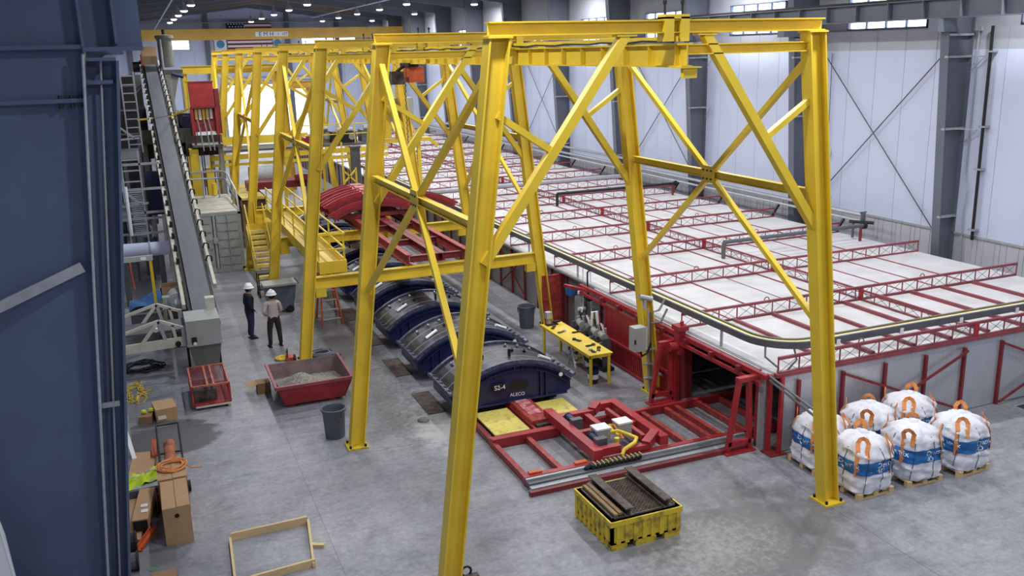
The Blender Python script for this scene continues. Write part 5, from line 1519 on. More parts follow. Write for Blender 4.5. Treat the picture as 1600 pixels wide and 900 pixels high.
# drive motor on the conveyor side
mt = thing('drive_motor', 'round pale grey electric motor beside the inclined conveyor belt', 'motor', (0.6, 30, 0))
build(MB().box(0.30, 0.92, 29.8, 30.5, 0.0, 1.22), 'stand', 'rust', mt)
build(MB().tube((0.64, 29.7, 1.56), (0.64, 30.5, 1.56), 0.27, 20), 'motor_body', 'grey', mt, smooth=True)
build(MB().tube((0.64, 29.64, 1.56), (0.64, 29.7, 1.56), 0.22, 20), 'fan_cover', 'galv', mt)
build(MB().tube((0.64, 29.62, 1.56), (0.64, 29.65, 1.56), 0.10, 14), 'fan_hub', 'white', mt)
build(MB().box(0.20, 0.44, 29.8, 30.1, 1.4, 1.7), 'terminal_box', 'grey', mt)
build(MB().box(0.36, 0.94, 29.75, 30.45, 1.22, 1.30), 'mount_plate', 'grey_dark', mt)
wbx = thing('wooden_bin', 'open wooden crate behind the grey motor', 'crate', (0.62, 33, 0))
for a in ((0.2, 1.02, 32.9, 32.94, 0.6, 1.3), (0.2, 1.02, 33.6, 33.64, 0.6, 1.3), (0.2, 0.24, 32.9, 33.64, 0.6, 1.3), (0.98, 1.02, 32.9, 33.64, 0.6, 1.3), (0.2, 1.02, 32.9, 33.64, 0.58, 0.62)):
    build(MB().box(*a), 'side_board', 'wood', wbx)
for x in (0.24, 0.98):
    for y in (32.96, 33.58): build(MB().beam((x, y, 0), (x, y, 0.6), 0.06, 0.06), 'leg', 'wood', wbx)
tp_ = MB(); vs = []
for j in range(9):
    for i in range(11):
        u, w = i/10, j/8
        vs.append((-0.80+u*1.0, 30.6+w*1.2, 1.30+0.25*u+0.06*sin(u*7+w*3)+0.04*sin(w*9)-0.22*abs(w-0.5)))
tp_.add(vs, [(j*11+i, j*11+i+1, (j+1)*11+i+1, (j+1)*11+i) for j in range(8) for i in range(10)])
tr_ = thing('tarpaulin', 'blue tarpaulin draped left of the grey motor', 'tarpaulin', (-0.3, 31.2, 1.1))
build(tp_, 'sheet', 'blue', tr_, smooth=True)
cr_ = thing('storage_crate', 'dark storage crate under the blue tarpaulin', 'crate', (-0.3, 31.2, 0))
build(MB().box(-0.8, 0.18, 30.75, 31.7, 0.0, 1.16), 'crate_body', 'grey_dark', cr_)
build(MB().box(-0.84, 0.22, 30.71, 31.74, 1.0, 1.06), 'crate_rim', 'grey', cr_)
# orange ladder leaning far left, cables
ol = thing('ladder', 'orange fibreglass ladder lying against the left wall far behind', 'ladder', (-0.9, 39.2, 0))
for x in (-1.05, -0.72): build(MB().beam((x, 38.6, 0.0), (x-0.1, 39.4, 1.4), 0.06, 0.08), 'side_rail', 'orange', ol)
for k in range(4): build(MB().beam((-1.06-0.02*k, 38.75+0.18*k, 0.25+0.32*k), (-0.72-0.02*k, 38.75+0.18*k, 0.25+0.32*k), 0.03, 0.04), 'rung', 'orange', ol)
def coil(name, label, cat, c, r, turns, rad, m, squash=1.0, jit=0.06):
    pts = []
    rr = random.Random(sum(map(ord, label)))
    for k in range(turns*18):
        a = 2*pi*k/18
        q = r*(1+0.22*sin(k*0.11))+rr.uniform(-jit, jit)*0.4
        pts.append((c[0]+q*cos(a), c[1]+q*sin(a)*squash, c[2]+rad+0.035*abs(sin(k*0.23))+0.004*k*rad*2))
    t = thing(name, label, cat, c)
    build(MB().path(pts, rad, 6), 'coiled_line', m, t, smooth=True)
    build(MB().path([pts[-1], (pts[-1][0]+0.1, pts[-1][1]-0.15, c[2]+rad), (pts[-1][0]+0.32, pts[-1][1]-0.2, c[2]+rad)], rad, 6), 'loose_end', m, t)
    return t
coil('cable_coil', 'tangle of black cables on the floor left under the feeder conveyor', 'cable', (-0.65, 28.2, 0), 0.5, 5, 0.03, 'black', 0.8, 0.3)
coil('hose_coil', 'yellow air hose lying on the floor at the far left', 'hose', (-0.85, 26.0, 0), 0.26, 5, 0.011, 'yellow', 2.2, 0.4)
coil('hose_coil', 'grey hose coil on the floor beside the third left gantry leg', 'hose', (4.55, 27.0, 0), 0.3, 5, 0.035, 'plastic_grey', 1.0)

# galvanised ladder tower / platforms behind the near column
lt = thing('ladder_tower', 'galvanised caged ladder and platform frame at the far left beside the conveyor', 'ladder', (-0.3, 42, 0))
def ladder_run(x0, x1, y, z0, z1, step, dy=0.0):
    for x in (x0, x1):
        build(MB().beam((x, y, z0), (x, y+dy, z1), 0.06, 0.06), 'stile', 'galv', lt)
    k = 0
    z = z0+step
    while z < z1:
        f = (z-z0)/(z1-z0)
        build(MB().beam((x0, y+dy*f, z), (x1, y+dy*f, z), 0.04, 0.05), 'rung', 'galv', lt)
        z += step
ladder_run(-0.27, 0.28, 45.0, 4.9, 8.5, 0.38)
ladder_run(-0.60, 0.04, 38.0, 1.5, 5.6, 0.42)
for z in (5.05, 2.6):
    build(MB().box(-0.9, 0.1, 40.0, 44.9, z, z+0.08), 'platform', 'grey_dark', lt)
for z, y in ((5.1, 38.0), (4.1, 38.2), (3.2, 38.0), (2.9, 38.4), (2.35, 38.2)):
    build(MB().beam((-1.0, y, z), (0.75, y, z), 0.06, 0.09), 'tie_bar', 'galv', lt)
for a, c in (((-0.95, 37.8, 4.4), (-0.05, 37.8, 3.55)), ((-0.95, 37.8, 3.5), (0.2, 37.8, 3.6)), ((-0.9, 44.5, 6.4), (0.0, 44.5, 5.6)), ((-0.9, 44.5, 5.55), (0.2, 44.5, 5.6))):
    build(MB().beam(a, c, 0.06, 0.08), 'brace', 'galv', lt)
for x in (-0.5, 0.1):
    for y in (40.2, 44.8): build(MB().beam((x, y, 0), (x, y, 5.1), 0.1, 0.1), 'tower_leg', 'grey_dark', lt)
b = MB()
for k in range(26): b.beam((-0.42, 37.6, 2.45+0.07*k), (0.0, 37.6, 2.45+0.07*k), 0.012, 0.03)
build(b, 'grille_slats', 'galv', lt)['kind'] = 'stuff'
build(MB().tube((-0.55, 37.62, 2.4), (-0.55, 37.62, 4.3), 0.06, 10), 'pipe', 'white', lt)
du_ = thing('steel_duct', 'bright silver cylindrical duct lying behind the conveyor at the left', 'duct', (-0.1, 36, 1.9))
build(MB().tube((-1.1, 36.0, 2.14), (0.72, 36.0, 2.1), 0.26, 18), 'duct_body', 'wall_white', du_, smooth=True)
build(MB().box(-1.0, -0.8, 35.9, 36.1, 0, 1.9).box(0.3, 0.5, 35.9, 36.1, 0, 1.9), 'duct_stand', 'grey_dark', du_)
build(MB().tube((0.0, 36, 2.13), (0.06, 36, 2.13), 0.28, 18), 'duct_band', 'galv', du_)
bm_ = thing('cross_beam', 'grey steel beam at the left crossing behind the near column', 'beam', (-0.4, 30, 2.9))
build(MB().box(-2.0, 0.08, 30.0, 30.12, 2.9, 3.06), 'beam', 'grey', bm_)
build(MB().box(-0.28, -0.12, 29.98, 30.0, 2.94, 3.03), 'tag', 'white', bm_)
build(MB().beam((-1.9, 30.06, 0), (-1.9, 30.06, 2.9), 0.12, 0.12), 'post', 'grey_dark', bm_)
build(MB().beam((0.0, 30.4, 1.3), (0.0, 30.06, 2.9), 0.09, 0.09), 'post', 'yellow', bm_)
dm = thing('hydraulic_unit', 'dark navy machine block between the ladder tower and the conveyor', 'machine', (0.5, 42, 0))
build(MB().box(0.22, 0.82, 41.8, 43.4, 2.7, 4.2), 'housing', 'navy', dm)
build(MB().box(0.1, 0.9, 41.7, 43.5, 2.5, 2.7), 'base', 'black', dm)
build(MB().box(0.1, 0.3, 41.6, 41.9, 2.3, 4.0), 'chain_guard', 'black', dm)
for x in (0.15, 0.85): build(MB().beam((x, 42.4, 0), (x, 42.4, 2.5), 0.1, 0.1), 'leg', 'grey_dark', dm)
build(MB().cyl((0.1, 41.2), 0.28, 0.0, 1.6, 14), 'filter_drum', 'plastic_grey', dm, smooth=True)
build(MB().path([(0.0, 41.5, 2.4), (0.2, 41.3, 2.0), (-0.1, 41.2, 1.8), (0.2, 41.0, 1.6)], 0.05, 6), 'hose', 'galv', dm)

pc = thing('dark_backdrop', 'near black box added as dark backdrop behind the ladder tower', 'bin', (-0.6, 50, 0))  # made-up dark box, added to darken the background behind the ladder
build(MB().box(-1.05, 0.22, 46.6, 51.8, 5.4, 8.25), 'backdrop_shell', 'black', pc)
build(MB().add([(-1.0, 46.7, 5.4), (0.2, 46.7, 5.4), (0.2, 51.6, 5.4), (-1.0, 51.6, 5.4), (-0.7, 48, 3.6), (-0.1, 48, 3.6), (-0.1, 50.5, 3.6), (-0.7, 50.5, 3.6)], [(0, 1, 2, 3), (4, 7, 6, 5), (0, 4, 5, 1), (1, 5, 6, 2), (2, 6, 7, 3), (3, 7, 4, 0)]), 'backdrop_cone', 'grey_dark', pc)
for x in (-0.98, 0.15):
    for y in (46.7, 51.6): build(MB().beam((x, y, 0), (x, y, 5.4), 0.14, 0.14), 'stand_leg', 'grey_dark', pc)
for z in (5.6, 6.7, 7.8): build(MB().box(-1.08, 0.24, 46.54, 46.6, z, z+0.09), 'backdrop_band', 'grey_dark', pc)
build(MB().box(-0.9, 0.3, 53.2, 53.3, 0.0, 5.0), 'backdrop_sheet', 'grey_dark', pc)
# upper platform with grey side plates
up = thing('mixer_platform', 'grey sheet steel mixer platform behind the conveyor with dark machinery on it', 'platform', (2.1, 48, 0))
build(MB().box(0.2, 4.05, 48.0, 55.0, 5.0, 5.12), 'deck', 'grey_dark', up)
build(MB().box(0.2, 2.6, 47.95, 48.0, 5.0, 5.68), 'fascia', 'olive', up)
build(MB().box(2.3, 4.05, 47.9, 47.95, 4.7, 5.3), 'fascia', 'olive', up)
build(MB().box(0.3, 3.9, 49.0, 54.0, 4.2, 4.95), 'mixer_pan', 'black', up)
build(MB().box(0.3, 0.7, 50.0, 53.0, 5.12, 6.6), 'mixer_motor', 'black', up)
build(MB().box(1.7, 2.9, 50.0, 53.5, 5.12, 6.3), 'mixer_body', 'black', up)
build(MB().tube((2.5, 49.5, 5.9), (2.5, 50.4, 5.9), 0.3, 14), 'gear_motor', 'navy', up)
for x in (0.4, 3.95):
    for y in (48.2, 54.6): build(MB().ibeam((x, y, 0), (x, y, 5.0), 0.24, 0.2, 0.02, 0.015, up=(1, 0, 0)), 'platform_leg', 'grey', up)
build(MB().path([(0.2, 47.9, 6.2), (1.6, 47.9, 6.25), (2.6, 47.9, 6.6)], 0.05, 6), 'guard_rail', 'yellow', up)
build(MB().beam((2.05, 48.1, 5.1), (1.95, 48.1, 8.0), 0.1, 0.1), 'mast', 'grey', up)
for x in (1.0, 2.9): build(MB().tube((x, 48.1, 5.1), (x, 48.1, 6.2), 0.025, 6), 'rail_post', 'galv', up)
# cement scale: tank and cone above the platform
sl = thing('weigh_tank', 'tall grey cement weigh tank with cone on top of the batching tower', 'tank', (2.0, 57, 6))
build(MB().lathe([(0.40, 8.55), (0.40, 10.05), (0.44, 10.05), (0.44, 10.15), (0.5, 10.15), (0.5, 10.32), (0.1, 10.36)], 20, (2.22, 57, 0)), 'tank_shell', 'olive', sl, smooth=True)
build(MB().cyl((2.22, 57), 0.1, 10.3, 10.65, 10), 'vent', 'black', sl)
build(MB().box(1.95, 3.0, 56.4, 57.6, 8.2, 8.42), 'support_ring', 'grey_dark', sl)
build(MB().add([(1.97, 56.5, 8.2), (2.8, 56.5, 8.2), (2.8, 57.5, 8.2), (1.97, 57.5, 8.2), (1.95, 56.8, 6.3), (2.3, 56.8, 6.3), (2.3, 57.2, 6.3), (1.95, 57.2, 6.3)], [(0, 1, 2, 3), (4, 7, 6, 5), (0, 4, 5, 1), (1, 5, 6, 2), (2, 6, 7, 3), (3, 7, 4, 0)]), 'discharge_cone', 'grey', sl)
build(MB().tube((1.98, 56.5, 8.4), (1.98, 56.5, 10.1), 0.06, 8), 'pipe', 'galv', sl)
for x in (2.0, 2.92):
    build(MB().beam((x, 57, 5.0), (x, 57, 8.25), 0.12, 0.12), 'frame_leg', 'grey', sl)
build(MB().tube((2.4, 56.3, 8.2), (3.0, 56.3, 8.0), 0.1, 8), 'load_cell', 'navy', sl)
ah = thing('aggregate_bin', 'olive grey aggregate bin left of the conveyor head', 'hopper', (0.7, 56, 5))
build(MB().box(0.1, 0.7, 54.5, 56.8, 5.6, 8.2), 'bin_body', 'olive', ah)
build(MB().beam((0.12, 54.45, 7.0), (0.68, 54.45, 7.6), 0.04, 0.06), 'bin_brace', 'galv', ah)
for x in (0.16, 0.64): build(MB().beam((x, 54.5, 0), (x, 54.5, 5.6), 0.12, 0.12), 'stand_leg', 'grey_dark', ah)
# red control cabinet
rc = thing('control_cabinet', 'red control cabinet with open wiring bay mounted above the mixer platform', 'cabinet', (3.2, 46, 5.4))
build(MB().box(2.62, 3.70, 45.9, 46.5, 6.75, 7.95), 'cabinet_door', 'red', rc)
build(MB().box(2.60, 3.72, 45.86, 45.9, 6.72, 6.8).box(2.60, 3.72, 45.86, 45.9, 7.9, 7.97), 'door_trim', 'maroon', rc)
for x in (2.64, 3.74): build(MB().box(x-0.06, x+0.06, 45.9, 46.4, 5.45, 6.75), 'side_panel', 'red', rc)
build(MB().box(2.7, 3.68, 46.3, 46.4, 5.6, 6.75), 'back_panel', 'red_worn', rc)
for k in range(5):
    build(MB().box(2.78+0.17*k, 2.90+0.17*k, 46.2, 46.3, 6.2-0.04*(k % 2), 6.68), 'terminal_block', ('cream', 'white', 'yellow', 'cream', 'white')[k], rc)
for x in (2.85, 3.15, 3.35): build(MB().path([(x, 46.1, 6.2), (x+0.08, 46.0, 5.6), (x+0.16, 46.0, 4.7)], 0.03, 6), 'cable', 'galv', rc)
build(MB().box(3.75, 3.95, 46.0, 46.6, 5.5, 7.6), 'cable_duct', 'maroon', rc)
for x in (2.7, 3.8): build(MB().beam((x, 46.6, 4.9), (x, 46.6, 6.8), 0.1, 0.1), 'stand', 'maroon', rc)
build(MB().box(2.55, 3.95, 46.4, 47.9, 4.85, 4.95), 'stand_base', 'olive', rc)
# yellow machine under the platform
ym = thing('skip_hoist', 'yellow skip hoist with dark rails below the mixer platform', 'machine', (2.7, 46, 0))
build(MB().box(2.36, 2.78, 46.6, 47.4, 2.3, 4.75), 'skip_column', 'yellow', ym)
build(MB().box(2.95, 3.4, 46.6, 47.5, 2.9, 3.7), 'skip_bucket', 'yellow', ym)
for x in (2.05, 2.25, 2.9, 3.0): build(MB().beam((x, 46.5, 2.2), (x, 46.5, 4.8), 0.05, 0.05), 'guide_rail', 'black', ym)
build(MB().cyl((3.25, 45.4), 0.12, 2.65, 3.2, 10), 'gas_bottle', 'yellow', ym)
build(MB().box(2.0, 3.6, 46.4, 47.8, 0.0, 2.3), 'pit_frame', 'black', ym)
# shipping container with guard rail
sc = thing('shipping_container', 'grey corrugated steel container with timber roof and tubular guard rail', 'container', (2.7, 41, 0))
build(MB().box(1.62, 3.80, 40.45, 45.8, 0.05, 2.52), 'body', 'olive', sc)
for x0, x1 in ((1.68, 2.62), (2.80, 3.74)):
    dd = build(MB().box(x0, x1, 40.38, 40.45, 0.12, 2.45), 'end_door', 'grey', sc)
    for k in range(6):
        z = 0.28+0.37*k
        build(MB().box(x0+0.06, x1-0.06, 40.34, 40.38, z, z+0.19), 'door_corrugation', 'grey', dd)
    build(MB().tube((x0+0.47, 40.31, 0.1), (x0+0.47, 40.31, 2.48), 0.025, 6), 'lock_rod', 'galv', dd)
build(MB().box(2.66, 2.76, 40.33, 40.42, 0.1, 2.48), 'centre_post', 'grey', sc)
build(MB().box(2.62, 2.80, 40.28, 40.34, 1.25, 1.5), 'lock_box', 'grey', sc)
for x in (1.62, 3.78): build(MB().box(x-0.05, x+0.06, 40.36, 40.5, 0.0, 2.56), 'corner_post', 'grey', sc)
build(MB().box(1.57, 3.84, 40.36, 40.5, 0.0, 0.12).box(1.57, 3.84, 40.36, 40.5, 2.45, 2.58), 'end_frame', 'grey', sc)
for k in range(8):
    y0 = 40.4+0.67*k
    build(MB().box(1.60, 3.82, y0+0.01, y0+0.66, 2.55, 2.60+0.01*(k % 2)), 'roof_plank', 'cream_white', sc)
for z in (3.55, 3.85):
    build(MB().path([(1.5, 44.6, z), (3.3, 44.6, z+0.02), (3.65, 44.4, z), (3.78, 44.0, z-0.1), (3.80, 41.0, z-0.45), (3.80, 40.5, 2.6)] if z > 3.6 else [(1.5, 44.6, z), (3.4, 44.6, z), (3.7, 44.2, z-0.05), (3.76, 41.2, z-0.5)], 0.045, 8), 'guard_rail', 'galv', sc, smooth=True)
for x in (1.9, 2.7, 3.4): build(MB().tube((x, 44.6, 2.6), (x, 44.6, 3.85), 0.035, 8), 'rail_post', 'galv', sc)
build(MB().tube((3.78, 42.4, 2.6), (3.78, 42.4, 3.5), 0.035, 8), 'rail_post', 'galv', sc)

# ================================================================== FAR END OF THE LINE
fg = thing('portal_frame', 'lower yellow portal frame beyond the gantry carrying a cross beam', 'gantry', (6, 62, 0))
build(MB().ibeam((3.2, 62, 8.3), (9.0, 62, 8.3), 0.5, 0.3, 0.03, 0.02), 'portal_beam', 'yellow', fg)
build(MB().ibeam((3.1, 62, 0), (3.35, 62, 8.1), 0.34, 0.3, 0.03, 0.02, up=(1, 0, 0)), 'portal_leg', 'yellow', fg)
build(MB().ibeam((9.3, 62, 0), (8.9, 62, 8.1), 0.34, 0.3, 0.03, 0.02, up=(1, 0, 0)), 'portal_leg', 'yellow', fg)
build(MB().beam((3.3, 62, 7.7), (5.2, 62, 7.1), 0.14, 0.14), 'portal_brace', 'yellow', fg)
build(MB().ibeam((9.0, 64, 7.1), (12.2, 64, 7.1), 0.5, 0.3, 0.03, 0.02), 'portal_beam', 'crane_gold', fg)
build(MB().ibeam((9.9, 64, 0), (9.7, 64, 6.9), 0.34, 0.3, 0.03, 0.02, up=(1, 0, 0)), 'portal_leg', 'crane_gold', fg)
build(MB().ibeam((11.6, 64, 0), (11.4, 64, 6.9), 0.34, 0.3, 0.03, 0.02, up=(1, 0, 0)), 'portal_leg', 'crane_gold', fg)
fp_ = thing('casting_platform', 'raised yellow casting platform with grey deck and handrails across the far bays', 'platform', (8.5, 51, 0))
build(MB().box(3.6, 13.2, 50.6, 53.0, 4.10, 4.22), 'deck', 'grey_dark', fp_)
build(MB().box(3.6, 13.2, 50.5, 50.6, 3.72, 3.98), 'edge_beam', 'yellow', fp_)
build(MB().box(4.2, 9.2, 52.9, 53.0, 4.3, 4.75), 'rear_beam', 'yellow', fp_)
build(MB().box(3.6, 13.2, 50.42, 50.5, 3.4, 3.55), 'cable_rail', 'yellow', fp_)
for x in (4.6, 7.4, 8.9, 9.6, 11.4, 12.3):
    build(MB().beam((x, 51, 0), (x, 51, 3.75), 0.16, 0.16), 'platform_leg', 'yellow', fp_)
for x in (8.4, 9.4, 10.4, 11.4, 12.4, 13.1):
    build(MB().beam((x, 50.65, 4.2), (x, 50.65, 5.3), 0.05, 0.05), 'rail_post', 'yellow', fp_)
for z in (4.75, 5.3): build(MB().beam((8.4, 50.65, z), (13.1, 50.65, z), 0.05, 0.05), 'hand_rail', 'yellow', fp_)
ms = [((9.0, 51.2, 4.22), (0.9, 1.0, 0.6), 'red', 'red pump set on the casting platform'), ((10.9, 51.4, 4.22), (1.3, 1.0, 0.85), 'black', 'black hydraulic pack on the casting platform'),
      ((12.3, 51.4, 4.22), (0.9, 1.0, 0.95), 'grey_dark', 'grey hydraulic pack with round covers on the casting platform'), ((9.9, 52.2, 4.22), (0.7, 0.6, 0.9), 'wood_old', 'brown crate on the casting platform')]
for c, s, m, lab in ms:
    t = thing('pump_set', lab, 'machine', c, 'machines on the casting platform')
    build(MB().box(c[0]-s[0]/2, c[0]+s[0]/2, c[1]-s[1]/2, c[1]+s[1]/2, c[2], c[2]+s[2]*0.7), 'casing', m, t)
    build(MB().tube((c[0]-s[0]*0.35, c[1]-s[1]*0.4, c[2]+s[2]*0.85), (c[0]+s[0]*0.35, c[1]-s[1]*0.4, c[2]+s[2]*0.85), s[2]*0.16, 10), 'cylinder', 'galv', t)
    build(MB().tube((c[0]+s[0]*0.3, c[1]-s[1]*0.52, c[2]+s[2]*0.4), (c[0]+s[0]*0.3, c[1]-s[1]*0.45, c[2]+s[2]*0.4), s[2]*0.22, 12), 'cover', 'galv', t)
# casting machine with grey silo box and yellow arms behind the runway
cm = thing('casting_machine', 'yellow casting machine with grey batch box standing at the far side of the gantry', 'machine', (11.3, 40.5, 0))
build(MB().box(11.05, 11.90, 40.5, 41.6, 5.95, 7.05), 'batch_box', 'grey', cm)
build(MB().box(11.25, 11.6, 40.7, 41.2, 7.05, 7.5), 'feed_neck', 'yellow', cm)
build(MB().box(10.55, 10.80, 40.5, 40.9, 5.3, 8.4), 'mast', 'yellow', cm)
build(MB().lathe([(0.42, 5.2), (0.42, 5.75), (0.3, 5.95), (0.1, 5.95)], 14, (11.5, 40.9, 0)), 'hopper', 'yellow', cm, smooth=True)
build(MB().box(10.2, 12.7, 40.6, 41.2, 5.05, 5.22), 'boom', 'yellow', cm)
build(MB().beam((12.7, 40.9, 5.15), (13.1, 40.9, 4.75), 0.14, 0.14), 'nozzle', 'yellow', cm)
for x in (10.4, 12.2):
    build(MB().beam((x, 41.0, 0.0), (x, 41.0, 5.1), 0.16, 0.16), 'machine_leg', 'yellow', cm)
for a, c in (((10.4, 41, 5.1), (10.9, 41, 6.4)), ((12.2, 41, 5.1), (11.8, 41, 6.0)), ((9.6, 41, 4.6), (10.4, 41, 5.1))):
    build(MB().beam(a, c, 0.07, 0.07), 'arm', 'yellow', cm)
xf_ = thing('lifting_frame', 'small yellow X-shaped frame standing behind the red lids', 'frame', (8.9, 41, 0))
for a, c in (((8.6, 3.35), (9.15, 3.9)), ((8.6, 3.9), (9.15, 3.35)), ((8.58, 2.6), (8.58, 5.2)), ((9.17, 2.6), (9.17, 4.0))):
    build(MB().beam((a[0], 41, a[1]), (c[0], 41, c[1]), 0.07, 0.07), 'frame_bar', 'yellow', xf_)
# dark clutter on the casting line: grey pillars, red carriage
for k, (x, y, w, z0, z1, m, lab) in enumerate(((7.9, 44, 0.5, 0, 4.0, 'grey', 'grey steel pillar behind the red lids, left one'), (9.9, 44, 0.4, 0, 4.6, 'grey_dark', 'dark pillar behind the red lids, right one'))):
    t = thing('machine_pillar', lab, 'pillar', (x, y, 0), 'pillars behind the red lids')
    build(MB().box(x-w/2, x+w/2, y, y+0.4, z0, z1), 'column', m, t)
    build(MB().box(x-w/2-0.05, x+w/2+0.05, y-0.05, y+0.45, z1, z1+0.08), 'cap', 'grey_dark', t)
cr = thing('mould_carriage', 'dark red carriage with grey drum in the far casting station', 'machine', (6.6, 47, 0))
build(MB().box(4.9, 8.4, 46.3, 47.6, 2.6, 2.95), 'carriage_beam', 'maroon', cr)
build(MB().box(7.2, 8.6, 46.0, 46.3, 2.95, 3.25), 'carriage_side', 'maroon', cr)
build(MB().tube((5.2, 48.0, 3.1), (7.0, 48.0, 3.1), 0.5, 14), 'drum', 'galv', cr, smooth=True)
for x in (5.2, 8.0): build(MB().box(x-0.12, x+0.12, 46.6, 47.2, 0, 2.6), 'carriage_leg', 'maroon', cr)
# low timber deck on the left of the line
td = thing('timber_deck', 'pale timber and yellow decking beyond the walkway', 'deck', (4.9, 47, 0))
for k in range(6):
    build(MB().box(4.3, 5.5, 44.5+0.9*k, 45.35+0.9*k, 2.4, 2.5), 'deck_board', 'cream', td)
build(MB().box(4.3, 4.36, 44.5, 49.9, 2.1, 2.5).box(5.44, 5.5, 44.5, 49.9, 2.1, 2.5), 'deck_edge', 'wood_old', td)
for y in (44.8, 49.5): build(MB().box(4.35, 5.45, y, y+0.12, 0, 2.4), 'deck_trestle', 'wood_old', td)

# ================================================================== FLOOR CLUTTER, LEFT FOREGROUND
def carton(label, x0, x1, y0, y1, z0, z1, flaps=True, hole=None, group='cardboard boxes', rz=0.0, m='card'):
    c = ((x0+x1)/2, (y0+y1)/2, z0)
    t = thing('cardboard_box', label, 'box', c, group)
    hx, hy, h = (x1-x0)/2, (y1-y0)/2, z1-z0
    def B_(a0, a1, b0, b1, c0, c1, nm, mm):
        i = MB().box(a0, a1, b0, b1, c0, c1)
        i.v = [(c[0]+cos(rz)*x-sin(rz)*y, c[1]+sin(rz)*x+cos(rz)*y, c[2]+z) for x, y, z in i.v]
        return build(i, nm, mm, t)
    B_(-hx, hx, -hy, hy, 0, h-0.006, 'carton', m)
    if flaps:
        B_(-hx, -0.008, -hy, hy, h-0.006, h+0.004, 'top_flap', m)
        B_(0.008, hx, -hy, hy, h-0.006, h+0.012, 'top_flap', m)
    if hole:
        i = MB().tube((0.0, -hy-0.004, h*hole), (0.0, -hy+0.01, h*hole), 0.045, 14)
        i.v = [(c[0]+cos(rz)*x-sin(rz)*y, c[1]+sin(rz)*x+cos(rz)*y, c[2]+z) for x, y, z in i.v]
        build(i, 'hand_hole', 'black', t)
    return t
carton('tall brown cardboard box with a hand hole at the lower left', -0.36, 0.14, 16.86, 18.1, 0.0, 0.78, hole=0.78)
carton('brown cardboard box behind the tall one, under the orange cable coil', -0.40, 0.16, 18.15, 18.95, 0.0, 0.80)
carton('small dark cardboard box at the bottom edge of the photo', -0.64, -0.24, 15.2, 15.75, 0.0, 0.16, flaps=False, m='card_dark')
lb = carton('long narrow open cardboard box with two white labels leaning left', -0.86, -0.56, 17.5, 18.9, 0.12, 0.36, flaps=False, rz=-0.12)
for dy in (0.0, 0.24):
    build(MB().cbox((-0.73+0.03, 17.85+dy, 0.363), (0.13, 0.13, 0.004), -0.12), 'label', 'paper', lb)
build(MB().cbox((-0.79, 17.48, 0.24), (0.26, 0.02, 0.2), -0.12), 'open_end', 'black', lb)
carton('brown cardboard panel box under the long narrow box', -1.12, -0.72, 17.2, 19.0, 0.0, 0.12, flaps=False, rz=-0.1)
carton('flat brown cardboard box behind the safety vest', -0.95, -0.45, 19.7, 21.0, 0.0, 0.3, flaps=False, rz=-0.1)
t = carton('brown carton with white label lying by the red mesh cage', -0.38, 0.14, 23.5, 24.2, 0.0, 0.34, flaps=False, rz=0.12)
build(MB().cbox((-0.2, 23.46, 0.12), (0.2, 0.01, 0.1), 0.12), 'label', 'paper', t)
carton('small crushed carton beside the labelled one', -0.72, -0.42, 23.5, 23.9, 0.0, 0.2, flaps=False, rz=-0.2, m='card_dark')
wv = thing('work_gloves', 'pair of pale yellow work gloves on the small crushed carton', 'gloves', (-0.55, 23.75, 0.2))
for dx in (0, 0.18): build(MB().lathe([(0.03, 0), (0.07, 0.03), (0.06, 0.08), (0.02, 0.1)], 8, (-0.62+dx, 23.75+dx*0.3, 0.2)), 'glove', 'hiviz', wv, smooth=True)
cb = thing('cardboard_box', 'open brown cardboard box left of the red dump hopper', 'box', (2.45, 24.6, 0), 'cardboard boxes')
build(MB().box(2.3, 2.66, 24.35, 24.75, 0, 0.3), 'carton', 'card_dark', cb)
build(MB().beam((2.3, 24.55, 0.3), (2.05, 24.5, 0.22), 0.36, 0.01), 'side_flap', 'card', cb)
# orange tube, hand truck, cables
ot = thing('cable_drum_tube', 'orange cardboard tube standing in the black hand truck', 'tube', (-0.12, 20.2, 0))
build(MB().tube((-0.12, 19.75, 0.22), (-0.10, 20.7, 0.52), 0.13, 20), 'tube', 'orange_worn', ot, smooth=True)
build(MB().tube((-0.12, 19.73, 0.215), (-0.12, 19.76, 0.225), 0.10, 20), 'tube_bore', 'black', ot)
ht = thing('hand_truck', 'black tubular hand truck lying back behind the cardboard boxes', 'hand truck', (-0.1, 20, 0))
for x in (-0.34, 0.14):
    build(MB().tube((x, 19.1, 0.12), (x, 21.3, 0.75), 0.022, 8), 'side_tube', 'black', ht)
for y, z in ((21.3, 0.75), (20.3, 0.46), (19.3, 0.18)):
    build(MB().tube((-0.34, y, z), (0.14, y, z), 0.02, 8), 'cross_tube', 'black', ht)
for x in (-0.4, 0.2): build(MB().tube((x-0.03, 19.15, 0.12), (x+0.03, 19.15, 0.12), 0.12, 14), 'wheel', 'black', ht)
build(MB().box(-0.36, 0.16, 18.98, 19.06, 0.02, 0.3), 'toe_plate', 'black', ht)
build(MB().tube((-0.34, 20.9, 0.0), (-0.34, 21.1, 0.69), 0.015, 6), 'kick_stand', 'black', ht)
build(MB().tube((0.14, 20.9, 0.0), (0.14, 21.1, 0.69), 0.015, 6), 'kick_stand', 'black', ht)
coil('cable_coil', 'coil of orange extension cable on top of the rear cardboard box', 'cable', (-0.10, 18.7, 0.812), 0.25, 7, 0.014, 'strap_orange', 1.0, 0.05)
